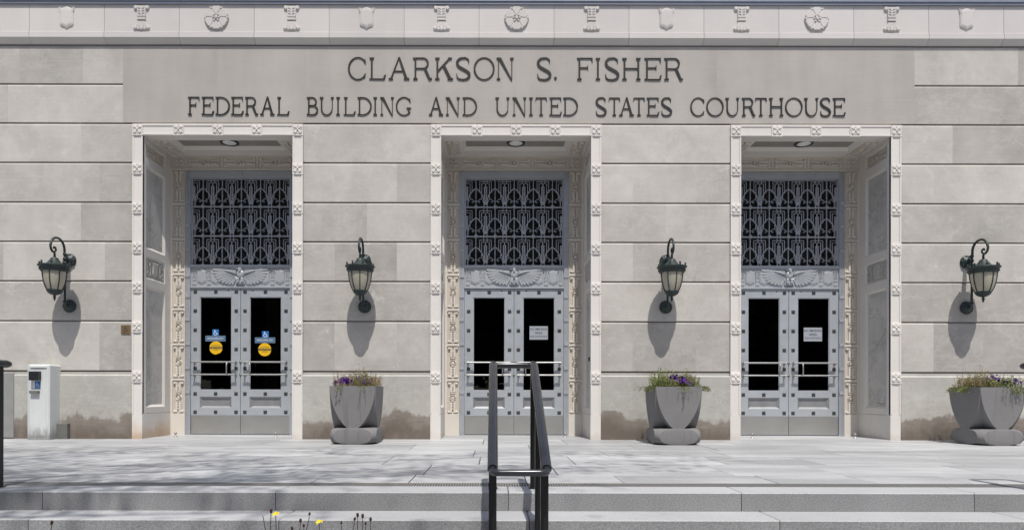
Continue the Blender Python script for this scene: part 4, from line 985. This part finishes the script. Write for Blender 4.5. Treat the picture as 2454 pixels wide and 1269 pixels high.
# ------------------------------------------------------------------ handrails
def ground_z(y):
    if y > EDGE: return 0.0
    return max(GZ, -RISE * math.ceil((EDGE - y) / TREAD))
def make_rail():
    root = empty('handrail'); hx = .147; yk, zk, ye, yn, zn = -5.15, .905, -5.03, -6.36, .285
    for sg in (-1, 1):
        MB().tube([(sg * hx, ye, zk), (sg * hx, yk + .05, zk), (sg * hx, yk, zk - .004), (sg * hx, yk - .06, zk - .028), (sg * hx, yn, zn)], .029, 16).build('rail_tube', 'rail', root)
        for y in (-5.11, -5.68, -6.20):
            zt = zk - .01 if y > yk else zk - (yk - y) * (zk - zn) / (yk - yn)
            g = ground_z(y); MB().box(sg * hx - .022, sg * hx + .022, y - .022, y + .022, g, zt).box(sg * hx - .032, sg * hx + .032, y - .035, y + .035, g, g + .006).build('post', 'post', root)
    lp = [(-hx, yn + .06, zn + .030), (-hx, yn + .01, zn + .004)] + [(-hx + .04 - .04 * math.cos(R(a)), yn - .02 - .04 * math.sin(R(a)), zn - .014) for a in range(15, 91, 15)]
    lp = lp + [(-x, y, z) for x, y, z in reversed(lp)]
    MB().tube(lp, .019, 12).build('end_loop', 'rail', root)
    le = [(-hx, ye - .01, zk), (-hx, ye + .01, zk)] + [(-hx + .03 - .03 * math.cos(R(a)), ye + .01 + .03 * math.sin(R(a)), zk) for a in range(30, 91, 30)]
    le = le + [(-x, y, z) for x, y, z in reversed(le)]
    MB().tube(le, .024, 12).build('cross_tube', 'rail', root)
    return root
rp = make_rail()
for i, (x, lab) in enumerate([(.138, 'black double handrail on the steps in front of the middle doors'), (.155 - 3.935, 'black handrail at the left edge, only its upper end in view'), (.155 + 3.945, 'black handrail at the right edge, barely in view beside the planter')]):
    o = rp if i == 0 else copy_tree(rp); o.location = (x, 0, 0); tag(o, lab, 'handrail', 'handrails on the steps')

# ------------------------------------------------------------------ printed signs
def text_mesh(txt, size, mat, parent, loc, name='lettering', squeeze=1.0):
    cu = bpy.data.curves.new('txt', 'FONT'); cu.body = txt; cu.size = size; cu.align_x = 'CENTER'; cu.align_y = 'CENTER'; cu.extrude = .0004; cu.resolution_u = 2; cu.offset = 0.0 if size < .05 else size * .006
    t = bpy.data.objects.new('txt', cu); COL.objects.link(t); bpy.context.view_layer.update()
    me = bpy.data.meshes.new_from_object(t.evaluated_get(bpy.context.evaluated_depsgraph_get())); bpy.data.objects.remove(t); bpy.data.curves.remove(cu)
    me.transform(Matrix.Rotation(R(90), 4, 'X') @ Matrix.Diagonal((squeeze, 1, 1, 1))); me.materials.clear(); me.materials.append(M[mat]); me.name = name
    return link(name, me, parent, loc)
def wheelchair(s, mat, parent, loc):
    b = MB(lambda x, y, z: (x * s, y, z * s)); y0, y1 = -.0008, 0
    b.extrude([(-.12 + .075 * math.cos(R(a)), .36 + .075 * math.sin(R(a))) for a in range(0, 360, 30)], y0, y1)
    b.stroke([(-.11, .28), (-.07, .0), (.16, .0), (.27, -.27), (.37, -.23)], .075, y0 - .0001, y1); b.stroke([(-.09, .14), (.12, .14)], .06, y0 - .0002, y1)
    b.stroke(arc(-.02, -.14, .25, .25, 110, 350, 16), .07, y0 - .0003, y1)
    return b.build('wheelchair_symbol', mat, parent, loc)
GLY = DOORY + .0195
def plate_at(name, px0, px1, py0, py1, y, mat, parent=None, th=.0015):
    a, b = P(px0, py1, y), P(px1, py0, y); c = (a + b) / 2; w, hh = b.x - a.x, b.z - a.z
    o = MB().box(-w / 2, w / 2, -th, 0, -hh / 2, hh / 2).build(name, mat, parent, c); return o, w, hh
for lf, q in (('left', (509, 524.4, 788.6, 803.8, 492, 540.7, 804, 817, 517.5, 832.8)), ('right', (628, 644, 793, 808, 610.8, 659.7, 808, 821, 634.4, 837))):
    o, w, hh = plate_at('access_sticker', q[0], q[1], q[2], q[3], GLY, 'blue'); tag(o, 'blue wheelchair sticker on the %s leaf of the left doors' % lf, 'sticker', 'blue access stickers')
    wheelchair(w * .98, 'white', o, (0, -.0016, 0))
    o, w, hh = plate_at('access_banner', q[4], q[5], q[6], q[7], GLY, 'slate'); tag(o, 'blue HANDICAPPED ONLY strip on the %s leaf of the left doors' % lf, 'sticker', 'access strips')
    text_mesh('HANDICAPPED ONLY', hh * .44, 'white', o, (0, -.0022, 0), squeeze=w * .86 / (hh * .44 * 10.4))
    for a_, b_, c_, d_ in ((-.48, .48, .45, .49), (-.48, .48, -.49, -.45)): MB().box(a_ * w, b_ * w, -.0022, -.0014, c_ * hh, d_ * hh).build('border_line', 'paper', o)
    c = P(q[8], q[9], GLY); r = 15.6 * (CAM_D + GLY) / FPX
    pts = [(r * math.cos(R(a)), r * math.sin(R(a))) for a in range(0, 360, 10)]
    if lf == 'left': pts = [p for p, a in zip(pts, range(0, 360, 10)) if a not in (280, 290, 300)]
    o = MB().extrude(pts, -.0015, 0).build('caution_sticker', 'yellow', None, c); tag(o, 'round yellow automatic door caution sticker on the %s leaf of the left doors' % lf, 'sticker', 'yellow caution stickers')
    MB().box(-r * .985, r * .985, -.0022, -.0014, -r * .17, r * .19).build('band', 'ink', o)
    text_mesh('CAUTION', r * .40, 'yellow', o, (0, -.0029, r * .01), squeeze=1.05); text_mesh('AUTOMATIC', r * .24, 'ink', o, (0, -.0023, r * .36)); text_mesh('DOOR', r * .24, 'ink', o, (0, -.0023, -r * .34))
for lab, q in (('grey NO SMOKING AREA notice on the glass of the middle doors', (1269, 1313, 781, 813)), ('grey NO SMOKING AREA notice on the glass of the right doors', (1926, 1970, 784.5, 817))):
    o, w, hh = plate_at('no_smoking_notice', *q, GLY, 'paper'); tag(o, lab, 'notice', 'no smoking notices')
    text_mesh('NO SMOKING', hh * .24, 'ink', o, (0, -.0021, hh * .27), squeeze=.86); text_mesh('AREA', hh * .24, 'ink', o, (0, -.0021, -.01 * hh)); text_mesh('MAIN ENTRANCE', hh * .20, 'ink', o, (0, -.0021, -hh * .28), squeeze=.80)
o, w, hh = plate_at('access_plaque', 290.5, 313, 778.5, 800.5, -.001, 'brass', None, .008); tag(o, 'small brass access plaque with wheelchair symbol beside the left door bay', 'plaque')
wheelchair(w * .72, 'ink', o, (0, -.0082, hh * .08)); MB().box(-w * .36, w * .36, -.0088, -.0078, -hh * .42, -hh * .38).build('braille_line', 'ink', o)

# ------------------------------------------------------------------ door opener post, added shade block, small fittings
pc = P(90, 1055, -.26); pr = empty('opener_post', (pc.x, -.26, 0)); tag(pr, 'white door opener post with dark reader and blue sticker at the far left', 'post')
hw = .172; ch = .035; dp = .26; ht = 1.10
pts = [(-hw, .0 + ch), (-hw + ch * 1.6, 0), (hw - ch * .4, 0), (hw, ch * .4), (hw, dp), (-hw, dp)]; n = len(pts)
MB().add([(x, y, 0) for x, y in pts] + [(x, y, ht - .02) for x, y in pts] + [(x * .9, y * .8 + .03, ht) for x, y in pts], [(i, (i + 1) % n, (i + 1) % n + n, i + n) for i in range(n)] + [(i + n, (i + 1) % n + n, (i + 1) % n + 2 * n, i + 2 * n) for i in range(n)] + [tuple(range(2 * n, 3 * n))]).build('post_body', 'postw', pr)
MB().box(-hw + .07, hw - .045, -.004, .0, .05, ht - .055).box(-hw + .065, hw - .04, -.016, .0, ht - .05, ht - .035).build('cover_plate', 'postw', pr)
MB().box(-.085, .055, -.070, -.0045, .865, .995).box(-.070, .035, -.074, -.0705, .880, .985).build('card_reader', 'black', pr)
o = MB().box(-.062, .045, -.007, -.0045, .745, .855).build('label', 'white', pr); o2 = MB().box(-.035, .045, -.0085, -.0072, .748, .852).build('access_label', 'blue', pr)
wheelchair(.085, 'white', o2, (.005, -.0088, .80))
MB().box(-.095, .035, -.045, -.0045, .675, .715).build('push_plate', 'darkgrey', pr)
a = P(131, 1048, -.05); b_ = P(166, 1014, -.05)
tag(MB().chbox(a.x, b_.x, -.10, -.028, 0.0005, b_.z - .0, .004, .004).build('shade_block', 'darkgrey'), 'added grey block standing in for a shadow-like dark rectangle right of the white post', 'box')  # added block in place of a dark, shadow-like rectangle at the wall foot
a = P(8, 1046, -.028); b_ = P(34, 893, -.028)
tag(MB().chbox(a.x - 1.2, b_.x, -.040, -.0285, .015, b_.z, .004, .004).build('wall_patch', 'patch'), 'grey cement patch on the base course left of the white post', 'patch')
a = P(1408, 862, .35)
tag(MB().box(PC[1] + HI - .022, PC[1] + HI + .029, .05, .085, a.z - .03, a.z + .03).build('buzzer_box', 'black'), 'tiny black buzzer box on the right reveal of the middle door bay', 'box')
dsm = MB().lathe([(.030, 0), (.030, .006), (.010, .012), (.010, .04), (.020, .046), (.022, .066), (.010, .074), (0, .075)], 0, 0, 12); dso = dsm.build('door_stop', 'chrome'); DS = dso.data; bpy.data.objects.remove(dso)
for px_, lab in ((421, 'small floor door stop at the left side of the left doors'), (661, 'small floor door stop at the right side of the left doors'), (1354, 'small floor door stop at the right side of the middle doors'), (1803, 'small floor door stop at the left side of the right doors'), (2049, 'small floor door stop at the right side of the right doors')):
    p = P(px_, 1048, .45); o = link('door_stop', DS, None, (p.x, .45, .0022)); tag(o, lab, 'door stop', 'floor door stops')

# ------------------------------------------------------------------ yellow flowers in front of the steps
FY = -7.60
bed = MB().box(-2.75, -.15, -7.90, -7.30, GZ, -.36).build('planting_bed', 'concrete'); tag(bed, 'low concrete planting bed at the foot of the steps', 'planting bed')
tag(MB().add([(-2.72, -7.87, -.355), (-.18, -7.87, -.355), (-.18, -7.33, -.355), (-2.72, -7.33, -.355)], [(0, 1, 2, 3)]).build('bed_soil', 'soil', bed))
budm = MB().lathe([(0, -.012), (.006, -.006), (.008, .002), (.006, .010), (.007, .013), (0, .014)], 0, 0, 8).mesh('bud'); budm.materials.append(M['bud'])
def ybloom():
    b = MB()
    for k in range(8):
        a = 2 * math.pi * k / 8; c_, s_ = math.cos(a), math.sin(a)
        b.add([(u * c_ - v * s_, u * s_ + v * c_, z) for u, v, z in [(.003, -.003, 0), (.012, -.0055, .004), (.019 + .003 * (k % 3), -.004, -.003 * (k % 2)), (.019 + .003 * (k % 3), .004, -.003 * (k % 2)), (.012, .0055, .004), (.003, .003, 0)]], [(0, 1, 2, 3, 4, 5)])
    me = b.lathe([(0, -.010), (.005, -.006), (.006, .003), (0, .006)], 0, 0, 8).mesh('flower_head'); me.materials.append(M['petaly']); return me
YB = ybloom()
random.seed(5)
plants = [('slender stem with one dark bud at the far left bottom', [(124, 1252, 'b', -10)]),
          ('yellow flower with an upright dark bud beside it', [(630, 1229, 't', 14), (649.5, 1224, 'b', -3), (661, 1229, 'y', 2)]),
          ('leaning dark buds around the lowest yellow flower', [(700, 1266, 'b', 0), (720, 1247, 'b', -6), (741.5, 1231, 'b', -16), (728, 1259, 'b', 3), (765, 1248, 'y', 2)]),
          ('cluster of small buds on thin stems left of the handrail', [(818, 1252, 'b', 0), (850, 1243, 'b', -14), (857, 1234, 'b', 1), (869, 1236, 'b', 1), (888, 1244, 'b', -2), (876, 1254, 'b', 2)])]
for lab, st in plants:
    ctr = sum(P(q[0], q[1], FY).x for q in st) / len(st); pr = empty('wild_flower', (ctr, FY, -.356)); tag(pr, lab, 'flower', 'wild flowers in the bed')
    for px_, py_, kd, lean in st:
        t = P(px_, py_, FY) - Vector((ctr, FY, -.356)); foot = Vector((t.x * .5 + lean * .004, random.uniform(-.05, .05), 0))
        mid = Vector((t.x + lean * .0022, 0, t.z * .72)); end = t - Vector((0, 0, .008))
        MB().tube([foot, foot.lerp(mid, .5) + Vector((0, 0, .01)), mid, mid.lerp(end, .6), end], [.0028, .0024, .002, .0016, .0014], 6).build('stem', 'stem', pr)
        if kd == 'b':
            o = link('bud', budm, pr, t); s_ = random.uniform(.5, .72); o.scale = (s_, s_, s_); o.rotation_euler = (0, R(-lean), 0)
        elif kd == 'y':
            o = link('flower_head', YB, pr, t); o.scale = (.62, .62, .62); o.rotation_euler = (R(16), R(-14), R(20))

# ------------------------------------------------------------------ unseen trees across the street, added to darken the door glass
random.seed(3); tb = MB()
for i in range(14):
    x = -46 + i * 7 + random.uniform(-1.5, 1.5); y = -36 + (i % 2) * 4 + random.uniform(-3, 3); h = random.uniform(13, 17)
    for k in range(3800):
        a = random.uniform(0, 2 * math.pi); r = random.uniform(.45, 1) ** .5; u = random.uniform(-1, 1); rr = math.sqrt(max(0, 1 - u * u)) * r
        q = Vector((x + 5.2 * rr * math.cos(a), y + 4.2 * rr * math.sin(a), h * .52 + u * h * .50 * r + GZ + .4)); d = Vector((random.gauss(0, 1), random.gauss(0, 1), random.gauss(0, .6))).normalized(); s = d.orthogonal().normalized()
        tb.add([q, q + d * .7 + s * .5, q + d * 1.4, q + d * .7 - s * .5], [(0, 1, 2, 3)])
tr = tb.build('unseen_trees', 'treeleaf', fix=False); tag(tr, 'unseen dark row of leafy trees, added across the street to darken the door glass', 'trees', kind='stuff')
tt = MB()
for i in range(14): tt.tube([(-52 + i * 8, -36, GZ), (-52 + i * 8, -36, 6)], [.35, .2], 8)
tt.build('trunk', 'bark', tr)

# ------------------------------------------------------------------ street tree left of the steps: its leaves dapple the terrace
random.seed(21)
st = empty('street_tree', (-7.5, -10.5, GZ)); tag(st, 'leafy street tree left of the steps dappling the terrace with shade', 'tree')
bk = MB()
bk.tube([(0, 0, 0), (.05, .02, 2.5), (.1, .1, 5.5), (.5, .4, 9.5)], [.24, .19, .16, .10], 10)
tips = []
for k in range(26):
    a = R(27.7 * k + random.uniform(-10, 10)); L = random.uniform(1.2, 4.6); zt = random.uniform(9.8, 13.2)
    tip = Vector((3.4 + L * math.cos(a) * 1.6, 1.6 + L * math.sin(a) * .62, zt)); st0 = Vector((.25, .2, random.uniform(6.2, 9.0)))
    mid = st0.lerp(tip, .5) + Vector((0, 0, .45)); bk.tube([st0, mid, tip], [.07, .04, .012], 6); tips += [mid.lerp(tip, t) for t in (.3, .65, 1.0)]
bk.build('trunk', 'bark', st)
cr = MB()
for c_ in tips:
    for j in range(3):
        q0 = c_ + Vector((random.gauss(0, .40), random.gauss(0, .40), random.gauss(0, .25)))
        for k in range(30):
            q = q0 + Vector((random.gauss(0, .24), random.gauss(0, .24), random.gauss(0, .14))); d_ = Vector((random.gauss(0, 1), random.gauss(0, 1), random.gauss(-.2, .5))).normalized(); w_ = d_.orthogonal().normalized() * .030
            cr.add([q, q + d_ * .05 + w_, q + d_ * .11, q + d_ * .05 - w_], [(0, 1, 2, 3)])
cr.build('crown', 'treeleaf', st, fix=False)
